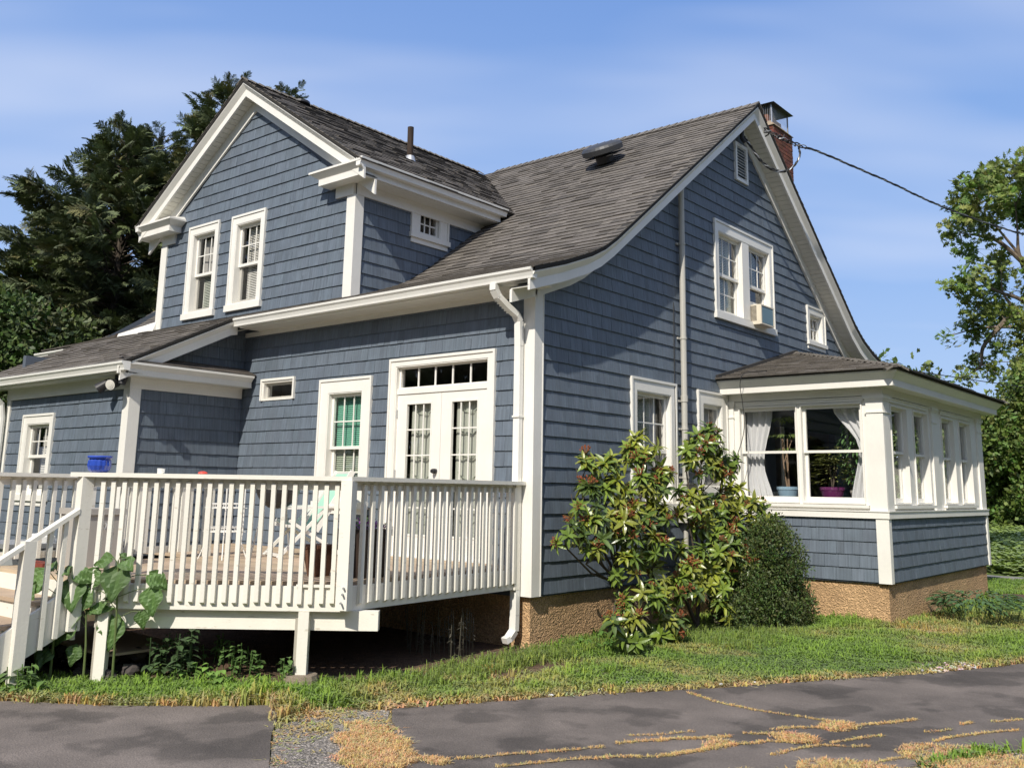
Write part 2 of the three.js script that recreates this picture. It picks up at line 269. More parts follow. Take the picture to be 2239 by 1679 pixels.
{ // wall backings and their shingles
  const wA = backing('front_wall', FA, [[-10.75, -.02], [0, -.02], [0, 3.42], [-10.75, 3.42]], [OP.tall, OP.slit, OP.door]);
  const wB = backing('gable_wall', FB, gableB, [OP.low, OP.slim, OP.pairA, OP.pairB, OP.attic, [6.3, 8.9, .3, 2.2]]);
  const wP = backing('bump_wall', FP, [[-9.2, -.02], [XP, -.02], [XP, 2.6], [-9.2, 2.6]], [OP.bump]);
  const wPS = backing('bump_side_wall', FPS, [[-ZP, -.02], [-.001, -.02], [-.001, 3.5], [-.46, 3.4], [-ZP, 2.76]], []);
  const wD = backing('dormer_wall', FD, [[XD2, 3.45], [XD, 3.45], [XD, 5.42], [DR[0], 7.05], [XD2, 5.4]], [OP.dormA, OP.dormB]);
  const wDS = backing('dormer_side_wall', FDS, [[-ZD, 3.4], [2.7, 3.4], [2.7, 5.4], [-ZD, 5.4]], [OP.side]);
  const wS = backing('sunroom_base_wall', FS, [[0, -.02], [XS, -.02], [XS, .86], [0, .86]], []);
  const wSS = backing('sunroom_side_base_wall', FSS, [[-ZS, -.02], [-ZS2, -.02], [-ZS2, .86], [-ZS, .86]], []);
  backing('sunroom_back_wall', FSB, [[-XS, -.02], [0, -.02], [0, 2.6], [-XS, 2.6]], [[-1.9, -.3, 1.0, 2.3]], M.white);
  shingleWall(wA, FA, [[XP, 0], [-.1, 0], [-.1, 3.36], [XP, 3.36]], [grow(OP.tall, .1), grow(OP.slit, .01), grow(OP.door, .06, .06, .3, .03), [-5.45, .1, -.1, .28]], 3);
  shingleWall(wB, FB, [[.1, 0], [10.5, 0], [10.5, 7], [.1, 7]], [grow(OP.low, .1), grow(OP.slim, .1), [4.36, 6.33, 3.7, 5.15], grow(OP.attic, .1), [-ZS + .02, -ZS2 + .3, -.1, 2.9]], 4, 0, (s) => mainY(-s) - .22);
  shingleWall(wP, FP, [[-9.12, 0], [XP - .1, 0], [XP - .1, 2.42], [-9.12, 2.42]], [grow(OP.bump, .08)], 5);
  shingleWall(wPS, FPS, [[-ZP + .1, 0], [-.02, 0], [-.02, 3.3], [-.46, 3.25], [-ZP + .1, 2.62]], [], 6);
  shingleWall(wD, FD, [[XD2 + .1, 3.5], [XD - .1, 3.5], [XD - .1, 5.12], [DR[0], 6.86], [XD2 + .1, 5.12]], [grow(OP.dormA, .08), grow(OP.dormB, .08)], 7);
  shingleWall(wDS, FDS, [[-ZD + .08, 3.5], [2.6, 3.5], [2.6, 5.06], [-ZD + .08, 5.06]], [grow(OP.side, .1)], 8);
  shingleWall(wS, FS, [[0, 0], [XS - .1, 0], [XS - .1, .83], [0, .83]], [], 9);
  shingleWall(wSS, FSS, [[-ZS + .06, 0], [-ZS2 - .06, 0], [-ZS2 - .06, .83], [-ZS + .06, .83]], [], 10);
  allShingles.sort((a, b) => b.score - a.score);
  const rest = new Map();
  allShingles.forEach((q, i) => {
    if (i < 300) { const g = new Geo(); shingleInto(g, q); g.build('shingle', M.siding, q.wall); }
    else { if (!rest.has(q.wall)) rest.set(q.wall, new Geo()); shingleInto(rest.get(q.wall), q); }
  });
  for (const [w, g] of rest) { const m = g.build('shingle', M.siding, w); m.userData.kind = 'stuff'; }
  // the far sides, floor and ceiling, so that the rooms are closed
  const g = new Geo(); g.box(-10.75, -10.63, GY, 3.5, -10.55, 0); g.box(-10.63, -.12, GY, 3.5, -10.55, -10.43); g.box(-10.63, -.12, .1, .25, -10.43, -.12); g.box(-10.63, -.12, 2.7, 2.8, -10.43, -.12); g.box(-5.2, -5.1, .25, 2.7, -10.43, -.12); g.box(-9.2, -5.6, .1, .25, 0, ZP - .12);
  g.build('inner_walls', M.room, house);
  const w = new Geo(); w.tri([-10.7, 3.5, -10.55], [-10.7, 3.5, 0], [-10.7, 7.1, -5.28]); w.box(-9.2, -9.1, GY, 3.1, 0, ZP - .13); w.box(XD2, XD2 + .1, 3.4, 5.4, -2.6, ZD - .12); w.build('far_wall', M.sidingBack, house);
  const f = new Geo(); f.box(0, XS - .14, .2, .3, ZS2 + .14, ZS - .14); f.build('sunroom_floor', M.room, house);
  const st = new Geo();
  st.box(-10.72, -.035, GY - .3, 0, -.3, -.035); st.box(-.3, -.035, GY - .3, 0, -10.5, -.301); st.box(-9.17, XP - .035, GY - .3, 0, -.034, ZP - .035); st.box(-.034, XS - .035, GY - .3, 0, ZS2 + .035, ZS - .035);
  st.build('foundation', M.stucco, house, 'tan stucco foundation with rough texture');
}

// ---------------------------------------------------------------- roofs
function slab(name, P, u0, u1, map, t = .05, parent = house) { // a thin deck under the shingles, along profile P between u0 and u1
  const g = new Geo(), b = (u, q, o) => map(u, q[0], q[1] - o);
  for (let i = 0; i < P.length - 1; i++) { const [a, c] = [P[i], P[i + 1]]; g.hull8([b(u0, a, t), b(u1, a, t), b(u1, c, t), b(u0, c, t), b(u0, a, .004), b(u1, a, .004), b(u1, c, .004), b(u0, c, .004)]); }
  return g.build(name, M.roofEdge, parent);
}
const roofNoise = makeNoise(91);
function roofTabs(g, P, map, range, seed, keep, tone = 1, ex = .135) { // P from ridge to eave; courses counted from the eave up
  const r = rng(seed), Q = [...P].reverse(), L = [0]; for (let i = 1; i < Q.length; i++) L.push(L[i - 1] + Math.hypot(Q[i][0] - Q[i - 1][0], Q[i][1] - Q[i - 1][1]));
  const at = (t) => { t = clamp(t, -.05, L[L.length - 1]); let i = 1; while (i < Q.length - 1 && L[i] < t) i++; const k = (t - L[i - 1]) / (L[i] - L[i - 1]), dh = Q[i][0] - Q[i - 1][0], dy = Q[i][1] - Q[i - 1][1], l = Math.hypot(dh, dy), s = Math.sign(dh); return [Q[i - 1][0] + dh * k, Q[i - 1][1] + dy * k, -dy / l * s, Math.abs(dh) / l]; };
  const P3 = (u, t, o) => { const q = at(t); return map(u, q[0] + q[2] * o, q[1] + q[3] * o); };
  for (let k = 0; k * ex < L[L.length - 1]; k++) {
    const t0 = k ? k * ex : -.03, t1 = Math.min((k + 1) * ex + .012, L[L.length - 1]), [u0, u1] = range(k * ex, at((k + .5) * ex)); let u = u0;
    while (u < u1 - .01) {
      const w = .11 + .24 * r(), e = Math.min(u1, u + w), m = (u + e) / 2, q = at((k + .5) * ex);
      if (!keep || keep(m, q[0], q[1])) {
        const o = .012 + .009 * r() + (r() < .35 ? .006 : 0), c = tone * (.80 + .32 * r()) * (.82 + .36 * fbm(roofNoise, m * .55 + seed, k * .05, 3)) * (r() < .16 ? .72 : 1), col = [c * 1.01, c, c * (.97 + .04 * r())];
        const a = P3(u, t0, o), b = P3(e, t0, o), c1 = P3(e, t1, .004), d = P3(u, t1, .004); g.quad(a, b, c1, d, col);
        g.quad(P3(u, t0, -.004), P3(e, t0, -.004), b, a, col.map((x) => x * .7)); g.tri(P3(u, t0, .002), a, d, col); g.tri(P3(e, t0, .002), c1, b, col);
      }
      u = e;
    }
  }
}
const stuff = (m) => { m.userData.kind = 'stuff'; return m; };
function caps(pts, r, seed, step = .15, w = .15) { // bent cap shingles over a ridge or hip, each one a part
  const rd = rng(seed); let d = 0; const [a, b] = pts, l = Math.hypot(b[0] - a[0], b[1] - a[1], b[2] - a[2]), dir = [0, 1, 2].map((i) => (b[i] - a[i]) / l), side = unit(cross(dir, [0, 1, 0]));
  while (d < l - .02) {
    const g = new Geo(), c = .75 + .35 * rd(), col = [c, c, c * .98], e = Math.min(l, d + step + .05), p = (t, s, o) => add3(add3(add3(a, dir, t), side, s * w), [0, 1, 0], o - Math.abs(s) * w * r);
    for (const s of [-1, 1]) { g.quad(p(d, 0, .045), p(e, 0, .025), p(e, s, .025), p(d, s, .045), col); g.quad(p(d, 0, .02), p(d, 0, .045), p(d, s, .045), p(d, s, .02), col); }
    g.build('ridge_cap', M.roof, house); d += step;
  }
}
{
  const mz = (u, h, y) => [u, y, h], mx = (u, h, y) => [h, y, u];
  slab('roof_deck', PF, XL, OX, mz); slab('roof_deck', PB, XL, OX, mz); slab('roof_deck', PP, -9.75, -5.14, mz);
  const inDormer = (x, z) => x > XD2 + .06 && x < XD - .05 && z < ZD - .08 && dormY(x) > mainY(z) + .06;
  const g = new Geo();
  roofTabs(g, PF, mz, () => [XL, OX + .015], 21, (x, z, y) => !inDormer(x, z) && (z > -4.6 || x > -6), 1);
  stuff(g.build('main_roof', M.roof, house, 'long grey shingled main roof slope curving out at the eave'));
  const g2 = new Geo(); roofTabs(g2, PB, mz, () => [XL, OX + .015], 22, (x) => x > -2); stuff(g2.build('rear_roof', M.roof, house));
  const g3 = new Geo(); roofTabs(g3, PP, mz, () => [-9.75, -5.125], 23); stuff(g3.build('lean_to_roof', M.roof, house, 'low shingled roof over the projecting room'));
  const zOf = (y) => { let z = -5.3; for (; z < .46; z += .02) if (lineY(PF, z) < y) break; return z; };
  for (const s of [1, -1]) {
    const P = [[DR[0], DR[1]], [DR[0] + s * DE, DEY]], g4 = new Geo();
    slab('roof_deck', P, -4.9, .47, mx);
    roofTabs(g4, P, mx, (t, q) => [zOf(q[1]) - .12, .485], 24 + s, null, .92);
    stuff(g4.build('dormer_roof', M.roof, house, 'shingled slope of the cross gable roof'));
  }
  caps([[OX + .02, RIDGE[1], RIDGE[0]], [-5.2, RIDGE[1] + .0, RIDGE[0]]], .76, 31);
  caps([[DR[0], DR[1], .49], [DR[0], DR[1] + .02, -4.95]], .66, 32);
}
function rake(parentName, path, prof, f, mat = M.white) { const g = new Geo(); g.sweep(path, prof, f); return g.build(parentName, mat, house); }
const RK = [[0, -.03], [0, -.065], [-.06, -.14], [-.06, -.25], [-.09, -.25], [-.09, -.03]];
{ // gable end facing the sunroom: rake boards, soffit planks, frieze
  const f = (p, q) => [OX - .005 + q[0], p[1] + q[1], p[0]], fr = PF.slice().reverse(), bk = PB;
  rake('rake_board', fr, RK, f); rake('rake_board', bk, RK, f);
  const edge = [[.012, .012], [.012, -.028], [-.12, -.028], [-.12, .012]], ge = new Geo(); ge.sweep([...fr, ...bk.slice(1)], edge, f); ge.build('roof_edge', M.roofEdge, house);
  for (const P of [PF, PB]) {
    const g = new Geo(), g2 = new Geo(); let L = 0; const R = P === PF ? P : P;
    for (let i = 0; i < R.length - 1; i++) {
      const [a, b] = [R[i], R[i + 1]], l = Math.hypot(b[0] - a[0], b[1] - a[1]), n = Math.max(1, Math.round(l / .1));
      for (let k = 0; k < n; k++) { const p = [lerp(a[0], b[0], k / n), lerp(a[1], b[1], k / n)], q = [lerp(a[0], b[0], (k + .9) / n), lerp(a[1], b[1], (k + .9) / n)]; g.hull8([[.02, p[1] - .215, p[0]], [.28, p[1] - .215, p[0]], [.28, q[1] - .215, q[0]], [.02, q[1] - .215, q[0]], [.02, p[1] - .2, p[0]], [.28, p[1] - .2, p[0]], [.28, q[1] - .2, q[0]], [.02, q[1] - .2, q[0]]]); }
    }
    g.build('soffit', M.soffit, house); g2.sweep(P, [[.02, -.195], [.28, -.195], [.28, -.19], [.02, -.19]], (p, q) => [q[0], p[1] + q[1], p[0]]); g2.build('soffit_backing', M.dark, house);
    rake('frieze_board', P, P === PF ? [[.045, -.216], [.045, -.36], [.012, -.36], [.012, -.216]] : [[.045, -.216], [.045, -.42], [.012, -.42], [.012, -.216]], (p, q) => [q[0], p[1] + q[1], p[0]], M.white);
  }
}
const KG = [[0, 0], [0, -.115], [.078, -.115], [.083, -.088], [.098, -.052], [.118, -.03], [.122, -.004], [.112, 0], [.106, -.006], [.072, -.1], [.006, -.1], [.006, 0]];
function gutter(name, from, to, out, label) { // K-shaped gutter: its back top edge runs from one point to the other, OUT is the way it faces
  const g = new Geo(); g.sweep([from, to], KG, (p, q) => [p[0] + out[0] * q[0], p[1] + q[1], p[2] + out[2] * q[0]], true, false);
  for (const p of [from, to]) { const tri = KG.slice(0, 8).map((q) => [p[0] + out[0] * q[0], p[1] + q[1], p[2] + out[2] * q[0]]); for (let i = 1; i < 7; i++) g.tri(tri[0], tri[i], tri[i + 1]); }
  return g.build(name, M.vinyl, house, label);
}
{ // front eave
  gutter('gutter', [-5.215, 3.465, .385], [.335, 3.475, .385], [0, 0, 1]); gutter('gutter', [-11.4, 3.44, .385], [-9.8, 3.44, .385], [0, 0, 1]);
  const g = new Geo(); g.box(-5.12, .27, 3.335, 3.45, .35, .384); g.box(-11.3, -9.8, 3.335, 3.45, .35, .384); g.build('fascia', M.white, house);
  const s = new Geo(); s.box(-5.12, .265, 3.337, 3.35, .022, .349); s.build('soffit', M.soffit, house);
  const f = new Geo(); f.box(XP + .02, .045, 3.275, 3.337, .012, .042); f.build('frieze_board', M.white, house);
  const c = new Geo(); fbox(c, FA, -.13, .034, -.012, 3.275, 0, .034); fbox(c, FB, .0, .125, -.012, 3.43, 0, .034); fbox(c, FB, .115, .128, -.012, 3.42, .034, .04); c.build('corner_board', M.white, house);
  const d = new Geo(), q = [[-.22, 3.36, .45], [-.22, 3.29, .45], [-.21, 3.22, .40], [-.18, 3.12, .26], [-.155, 3.05, .14], [-.15, 2.98, .095], [-.15, 2.7, .085], [-.15, -.2, .085], [-.15, -.36, .09], [-.165, -.43, .15], [-.175, -.455, .21]];
  const rect = (p, w, e, ax) => p;
  for (let i = 0; i < q.length - 1; i++) d.bar(q[i], add3(q[i + 1], unit([q[i + 1][0] - q[i][0], q[i + 1][1] - q[i][1], q[i + 1][2] - q[i][2]]), .004), .085, .062, undefined, Math.abs(q[i + 1][2] - q[i][2]) > Math.abs(q[i + 1][1] - q[i][1]) ? [0, 1, 0] : [0, 0, 1]);
  for (let i = 0; i < 6; i++) d.bar([-.215 + i * .007, 3.2 - i * .022, .37 - i * .032], [-.215 + i * .007, 3.192 - i * .022, .362 - i * .032], .092, .07, undefined, [0, 1, 0]);
  d.build('downspout', M.vinyl, house, 'square white downspout at the house corner beside the deck');
  const e = new Geo(); fbox(e, FA, -.2, -.1, 1.9, 1.92, .04, .13); e.build('downspout_strap', M.vinyl, house);
}
{ // projecting room: eave, side cornice, rake
  gutter('gutter', [-9.85, 2.668, 1.99], [-5.09, 2.668, 1.99], [0, 0, 1], 'white gutter along the low roof of the projecting room');
  const g = new Geo(); g.box(-9.75, -5.2, 2.53, 2.65, 1.955, 1.989); g.build('fascia', M.white, house);
  const s = new Geo(); s.box(-9.75, -5.2, 2.532, 2.545, ZP + .02, 1.954); s.box(-5.46, -5.21, 2.505, 2.517, .05, 1.953); s.build('soffit', M.soffit, house);
  const f = new Geo(); f.box(-9.2, XP + .045, 2.363, 2.531, ZP + .012, ZP + .045); f.box(XP + .012, XP + .044, 2.363, 2.504, .045, ZP + .011); f.build('frieze_board', M.white, house);
  const c = new Geo(); fbox(c, FP, XP - .13, XP + .034, -.012, 2.363, 0, .034); fbox(c, FPS, -ZP, -ZP + .125, -.012, 2.363, 0, .034); fbox(c, FP, -9.2, -9.08, -.012, 2.363, 0, .034); c.build('corner_board', M.white, house);
  const cor = new Geo(); cor.sweep([.06, 2.09], [[.35, 2.675], [.35, 2.645], [.335, 2.64], [.285, 2.585], [.285, 2.515], [.25, 2.515], [.25, 2.675]], (z, q) => [XP + q[0], q[1], z]); cor.build('cornice', M.white, house, 'white moulded cornice returning along the side of the projecting room');
  const lid = new Geo(), r = rng(5); for (let k = 0; k < 3; k++) for (let z = .03; z < 2.0; z += .22) { const c0 = .5 + .3 * r(), a = k / 3, b = (k + 1.1) / 3, P = (t, zz, o) => [lerp(XP + .34, XP + .02, t), lerp(2.68, 2.80, t) + o, zz]; lid.quad(P(a, z, .02), P(a, Math.min(2.02, z + .22), .02), P(b, Math.min(2.02, z + .22), .005), P(b, z, .005), [c0, c0 * .9, c0 * .85]); lid.quad(P(a, z, 0), P(a, Math.min(2.02, z + .22), 0), P(a, Math.min(2.02, z + .22), .02), P(a, z, .02), [c0, c0, c0]); }
  lid.build('cornice_roof', M.roof, house);
  const PPx = [[.36, 3.5], [.46, 3.48], [2.06, 2.675]];
  rake('rake_board', PPx, RK, (p, q) => [-5.14 + q[0], p[1] + q[1], p[0]]);
  const ge = new Geo(); ge.sweep(PPx, [[.012, .012], [.012, -.028], [-.12, -.028], [-.12, .012]], (p, q) => [-5.14 + q[0], p[1] + q[1], p[0]]); ge.build('roof_edge', M.roofEdge, house);
  const so = new Geo(); so.sweep([[.02, 3.62], [.46, 3.48], [1.9, 2.75]], [[.012, -.2], [.26, -.2], [.26, -.215], [.012, -.215]], (p, q) => [XP + q[0], p[1] + q[1], p[0]]); so.build('soffit', M.soffit, house);
  const ds = new Geo(); ds.tube([[-9.17, 2.58, 2.04], [-9.17, 2.45, 2.02], [-9.17, 2.3, 1.86], [-9.17, 2.1, 1.83], [-9.17, -.4, 1.83]], .045, 8); ds.build('downspout', M.vinyl, house);
}
{ // cross gable: rake, soffit planks, frieze, cornice returns, side eave
  const up = [[DR[0] - DE, DEY], DR], dn = [DR, [DR[0] + DE, DEY]], f = (p, q) => [p[0], p[1] + q[1], .465 + q[0]];
  for (const P of [up, dn]) {
    rake('rake_board', P, RK, f);
    const g = new Geo(), l = Math.hypot(P[1][0] - P[0][0], P[1][1] - P[0][1]), n = Math.round(l / .1);
    for (let k = 0; k < n; k++) { const a = [0, 1].map((i) => lerp(P[0][i], P[1][i], k / n)), b = [0, 1].map((i) => lerp(P[0][i], P[1][i], (k + .9) / n)); g.hull8([[a[0], a[1] - .215, ZD + .02], [b[0], b[1] - .215, ZD + .02], [b[0], b[1] - .215, .38], [a[0], a[1] - .215, .38], [a[0], a[1] - .2, ZD + .02], [b[0], b[1] - .2, ZD + .02], [b[0], b[1] - .2, .38], [a[0], a[1] - .2, .38]]); }
    g.build('soffit', M.soffit, house);
    const b = new Geo(); b.sweep(P, [[ZD, -.195], [.38, -.195], [.38, -.19], [ZD, -.19]], (p, q) => [p[0], p[1] + q[1], q[0]]); b.build('soffit_backing', M.dark, house);
    rake('frieze_board', P, [[ZD + .045, -.216], [ZD + .045, -.42], [ZD + .012, -.42], [ZD + .012, -.216]], (p, q) => [p[0], p[1] + q[1], q[0]]);
    const e = new Geo(); e.sweep(P, [[.012, .014], [.012, -.028], [-.1, -.028], [-.1, .014]], f); e.build('roof_edge', M.roofEdge, house);
  }
  for (const s of [1, -1]) { // returns: lip, cove, band, soffit
    const xo = DR[0] + s * DE, X = (a) => xo - s * a, g = new Geo(), H = (a0, a1, y0, b0, b1, y1, z0, z1, w1) => g.hull8([[X(a0), y0, z1], [X(a1), y0, z1], [X(a1), y0, z0], [X(a0), y0, z0], [X(b0), y1, w1], [X(b1), y1, w1], [X(b1), y1, z0], [X(b0), y1, z0]]);
    H(.07, .93, 5.145, .07, .93, 5.235, ZD + .02, .40, .40); H(.07, .93, 5.2355, .01, 1.05, 5.31, ZD + .02, .40, .47); H(.0, 1.06, 5.3105, .0, 1.06, 5.338, ZD + .02, .48, .48); H(.0, 1.05, 5.3385, .1, 1.0, 5.40, ZD + .02, .47, .2);
    g.build('cornice_return', M.white, house, s > 0 ? 'boxed white cornice return at the gutter corner of the cross gable' : 'boxed white cornice return at the tree side of the cross gable');
    const xw = s > 0 ? XD : XD2, c = new Geo(), lo = (a, b) => [Math.min(a, b), Math.max(a, b)];
    const [b0, b1] = lo(xw, xw - s * .37); c.box(b0, b1, 4.99, 5.144, ZD, ZD + .046); const [c0, c1] = lo(xw - s * .14, xw + s * .034); c.box(c0, c1, 3.5, 4.989, ZD, ZD + .034); const [e0, e1] = lo(xw, xw + s * .034); c.box(e0, e1, 3.4, 4.989, ZD - .12, ZD - .001);
    c.build('corner_board', M.white, house);
    const [s0, s1] = lo(xw + s * .012, xw + s * .045), fr = new Geo(); if (s > 0) { fr.box(s0, s1, 4.99, 5.144, -2.5, ZD - .002); fr.build('frieze_board', M.white, house); }
    const [p0, p1] = lo(xw + s * .02, xo - s * .11), so = new Geo(); so.box(p0, p1, 5.145, 5.157, -2.5, ZD + .018); so.build('soffit', M.soffit, house);
    const [q0, q1] = lo(xo - s * .11, xo - s * .085), fa = new Geo(); fa.box(q0, q1, 5.158, 5.33, -2.45, ZD + .018); fa.build('fascia', M.white, house);
    gutter('gutter', [xo - s * .084, 5.36, -2.5], [xo - s * .084, 5.36, .475], [s, 0, 0]);
  }
}

// ---------------------------------------------------------------- windows and doors
function casing(w, F, o, side, head, sill, extra = {}) { // flat boards round an opening with a raised outer band, jambs lining the opening
  const [s0, s1, y0, y1] = o, g = new Geo(), t0 = s0 - side, t1 = s1 + side, ht = y1 + head;
  for (const [a, b] of [[t0, s0], [s1, t1]]) fbox(g, F, a, b, y0 - .005, ht - .0, .0, .031);
  fbox(g, F, s0, s1, y1, ht, .0, .0305);
  for (const [a, b] of [[t0 - .012, t0 + .018], [t1 - .018, t1 + .012]]) fbox(g, F, a, b, y0 - .002, ht + .012, .0, .046);
  fbox(g, F, t0 + .018, t1 - .018, ht - .02, ht + .0125, .0, .0455);
  g.build('casing', M.white, w);
  const j = new Geo(), D = extra.depth || .12; fbox(j, F, s0 - .004, s0 + .014, y0, y1, -D, .024); fbox(j, F, s1 - .014, s1 + .004, y0, y1, -D, .024); fbox(j, F, s0 + .014, s1 - .014, y1 - .014, y1 + .004, -D, .0235); fbox(j, F, s0 + .014, s1 - .014, y0 - .004, y0 + .02, -D, .0235); j.build('jamb', M.white, w);
  if (sill) { const q = new Geo(); fbox(q, F, t0 - .03, t1 + .03, y0 - sill, y0 - .005, 0, .062); if (sill < .1) fbox(q, F, t0, t1, y0 - sill - .07, y0 - sill - .001, 0, .03); q.build('sill', M.white, w); }
}
function sash(w, F, s0, s1, y0, y1, d, st, grid, rails = [st, st], material = M.white) {
  const g = new Geo(), p = new Geo(), t = .034, [rb, rt] = rails; fbox(g, F, s0, s0 + st, y0, y1, d - t, d); fbox(g, F, s1 - st, s1, y0, y1, d - t, d); fbox(g, F, s0 + st, s1 - st, y0, y0 + rb, d - t, d - .0005); fbox(g, F, s0 + st, s1 - st, y1 - rt, y1, d - t, d - .0005);
  g.build('sash', material, w);
  const a = s0 + st, b = s1 - st, c = y0 + rb, e = y1 - rt; p.quad(F.at(a, c, d - .02), F.at(b, c, d - .02), F.at(b, e, d - .02), F.at(a, e, d - .02)); p.build('pane', M.glass, w);
  if (grid) { const [nc, nr, mw = .016] = grid; for (let i = 1; i < nc; i++) { const x = lerp(a, b, i / nc), m = new Geo(); fbox(m, F, x - mw / 2, x + mw / 2, c, e, d - .0265, d - .0135); m.build('muntin', material, w); } for (let i = 1; i < nr; i++) { const y = lerp(c, e, i / nr), m = new Geo(); fbox(m, F, a, b, y - mw / 2, y + mw / 2, d - .026, d - .014); m.build('muntin', material, w); } }
}
function blind(w, F, s0, s1, y0, y1, d, mat, label, tilt = .011) {
  const g = new Geo(); for (let y = y0; y < y1; y += .026) { const a = F.at(s0, y, d + tilt * .6), b = F.at(s1, y, d + tilt * .6), c = F.at(s1, y + .021, d - tilt * .6), e = F.at(s0, y + .021, d - tilt * .6); g.quad(a, b, c, e); }
  g.build('blind', mat, w, label);
}
function curtain(w, F, s0, s1, y0, y1, d, mat, name = 'curtain', folds = 4, wob = .02) {
  const g = new Geo(), n = folds * 6; for (let i = 0; i < n; i++) { const a = i / n, b = (i + 1) / n, z = (t) => d + wob * Math.sin(t * folds * 6.283); g.quad(F.at(lerp(s0, s1, a), y0, z(a)), F.at(lerp(s0, s1, b), y0, z(b)), F.at(lerp(s0, s1, b), y1, z(b)), F.at(lerp(s0, s1, a), y1, z(a))); }
  return g.build(name, mat, w);
}
{
  let w = holder('window', house, 'tall double-hung window with green blind between the slit window and the French doors');
  casing(w, FA, OP.tall, .17, .175, .09); let [a, b, c, d] = OP.tall; a += .014; b -= .014; c += .02; d -= .014;
  sash(w, FA, a, b, 1.60, d, -.04, .04, [3, 2]); sash(w, FA, a, b, c, 1.64, -.078, .045, [3, 2], [.06, .04]);
  blind(w, FA, a + .01, b, 1.62, 2.33, -.13, blindGreen, 'green lowered blind'); blind(w, FA, a + .03, b, .95, 1.6, -.132, blindMat(.30, .36, .27));

  w = holder('window', house, 'small slit window high on the front wall'); casing(w, FA, OP.slit, .035, .035, 0); { const [p, q, r, s] = OP.slit; sash(w, FA, p + .014, q - .014, r + .02, s - .014, -.03, .03, null, [.03, .03], M.conduit); const g = new Geo(); fbox(g, FA, p, q, r, s, -.32, -.3); g.build('blind', M.dark, w); }

  w = holder('window', house, 'double-hung window with white blind on the projecting room'); casing(w, FP, OP.bump, .125, .13, .09); [a, b, c, d] = OP.bump; a += .014; b -= .014; c += .02; d -= .014;
  sash(w, FP, a, b, 1.47, d, -.04, .045, [3, 2]); sash(w, FP, a, b, c, 1.51, -.078, .05, null, [.06, .04]); blind(w, FP, a + .2, b, .95, 1.9, -.15, blindWhite);

  w = holder('window', house, 'double-hung window behind the rhododendron'); casing(w, FB, OP.low, .125, .155, .09); [a, b, c, d] = OP.low; a += .014; b -= .014; c += .02; d -= .014;
  sash(w, FB, a, b, 1.62, d, -.045, .045, [3, 2]); sash(w, FB, a, b, c, 1.66, -.083, .05, null, [.06, .04]); blind(w, FB, a, b - .25, 1.6, 2.38, -.16, blindGrey); curtain(w, FB, b - .28, b - .02, .98, 2.36, -.2, clothWhite);

  w = holder('window', house, 'slim window squeezed beside the sunroom'); casing(w, FB, OP.slim, .15, .17, .09); [a, b, c, d] = OP.slim; a += .014; b -= .014; c += .02; d -= .014;
  sash(w, FB, a, b, 1.84, d, -.03, .045); sash(w, FB, a, b, c, 1.88, -.066, .045); { const g = new Geo(); g.quad(FB.at(a, c, -.025), FB.at(b, c, -.025), FB.at(b, 1.85, -.025), FB.at(a, 1.85, -.025)); g.build('insect_screen', M.screen, w); } curtain(w, FB, b - .26, b, 1.2, 2.36, -.18, clothWhite);

  w = holder('window', house, 'paired windows in the gable, one holding an air conditioner');
  { // two openings share one casing
    const [p, , q, r] = OP.pairA, [, s] = OP.pairB, m0 = OP.pairA[1], m1 = OP.pairB[0]; casing(w, FB, [p, s, q, r], .125, .155, .11);
    const g = new Geo(); fbox(g, FB, m0 - .004, m1 + .004, q + .0205, r - .0145, -.125, .028); g.build('mullion', M.white, w);
    sash(w, FB, p + .014, m0, 4.38, r - .014, -.045, .045, [3, 2]); sash(w, FB, p + .014, m0, q + .02, 4.43, -.083, .05, [2, 2], [.06, .045]);
    sash(w, FB, m1, s - .014, 4.38, r - .014, -.045, .045, [3, 2]); sash(w, FB, m1, s - .014, 4.11, 4.43, -.083, .045, null, [.06, .045]);
    blind(w, FB, p + .03, m0 - .1, 3.85, 5.0, -.14, blindMat(.42, .48, .38)); blind(w, FB, m1 + .02, s - .2, 4.45, 5.0, -.14, blindMat(.36, .42, .36)); curtain(w, FB, m0 - .13, m0, 3.82, 5.0, -.2, clothWhite, 'curtain', 2);
    const f = new Geo(); fbox(f, FB, m1, s - .014, q + .02, 4.109, -.09, -.075); f.build('filler_panel', M.white, w);
  }
  w = holder('window', house, 'little six-pane attic window near the rake'); casing(w, FB, OP.attic, .115, .125, .07); { const [p, q, r, s] = OP.attic; sash(w, FB, p + .014, q - .014, r + .02, s - .014, -.05, .05, [3, 2, .022]); curtain(w, FB, p + .03, q - .03, r, s, -.12, blindMat(.30, .26, .18), 'curtain', 5, .014); }

  for (const [o, lab] of [[OP.dormA, 'cross gable window nearer the trees'], [OP.dormB, 'cross gable window nearer the main roof']]) {
    w = holder('window', house, lab); casing(w, FD, o, .105, .125, .10); [a, b, c, d] = o; a += .014; b -= .014; c += .02; d -= .014;
    sash(w, FD, a, b, 4.36, d, -.045, .042, [3, 2]); sash(w, FD, a, b, c, 4.40, -.083, .045, null, [.06, .04], M.conduit);
    if (o === OP.dormB) { blind(w, FD, a + .12, b, 3.82, 4.95, -.14, blindWhite); const g = new Geo(); fbox(g, FD, a + .15, a + .19, 3.8, 4.4, -.16, -.14); g.build('curtain', blindWhite, w); }
    else { blind(w, FD, a + .14, b, 3.82, 4.42, -.14, blindMat(.44, .47, .40)); curtain(w, FD, a + .02, b, 4.42, 4.98, -.16, blindMat(.34, .33, .31), 'curtain', 2, .01); const g = new Geo(); fbox(g, FD, a + .12, a + .17, 3.8, 4.3, -.17, -.15); g.build('curtain', blindWhite, w); }
  }
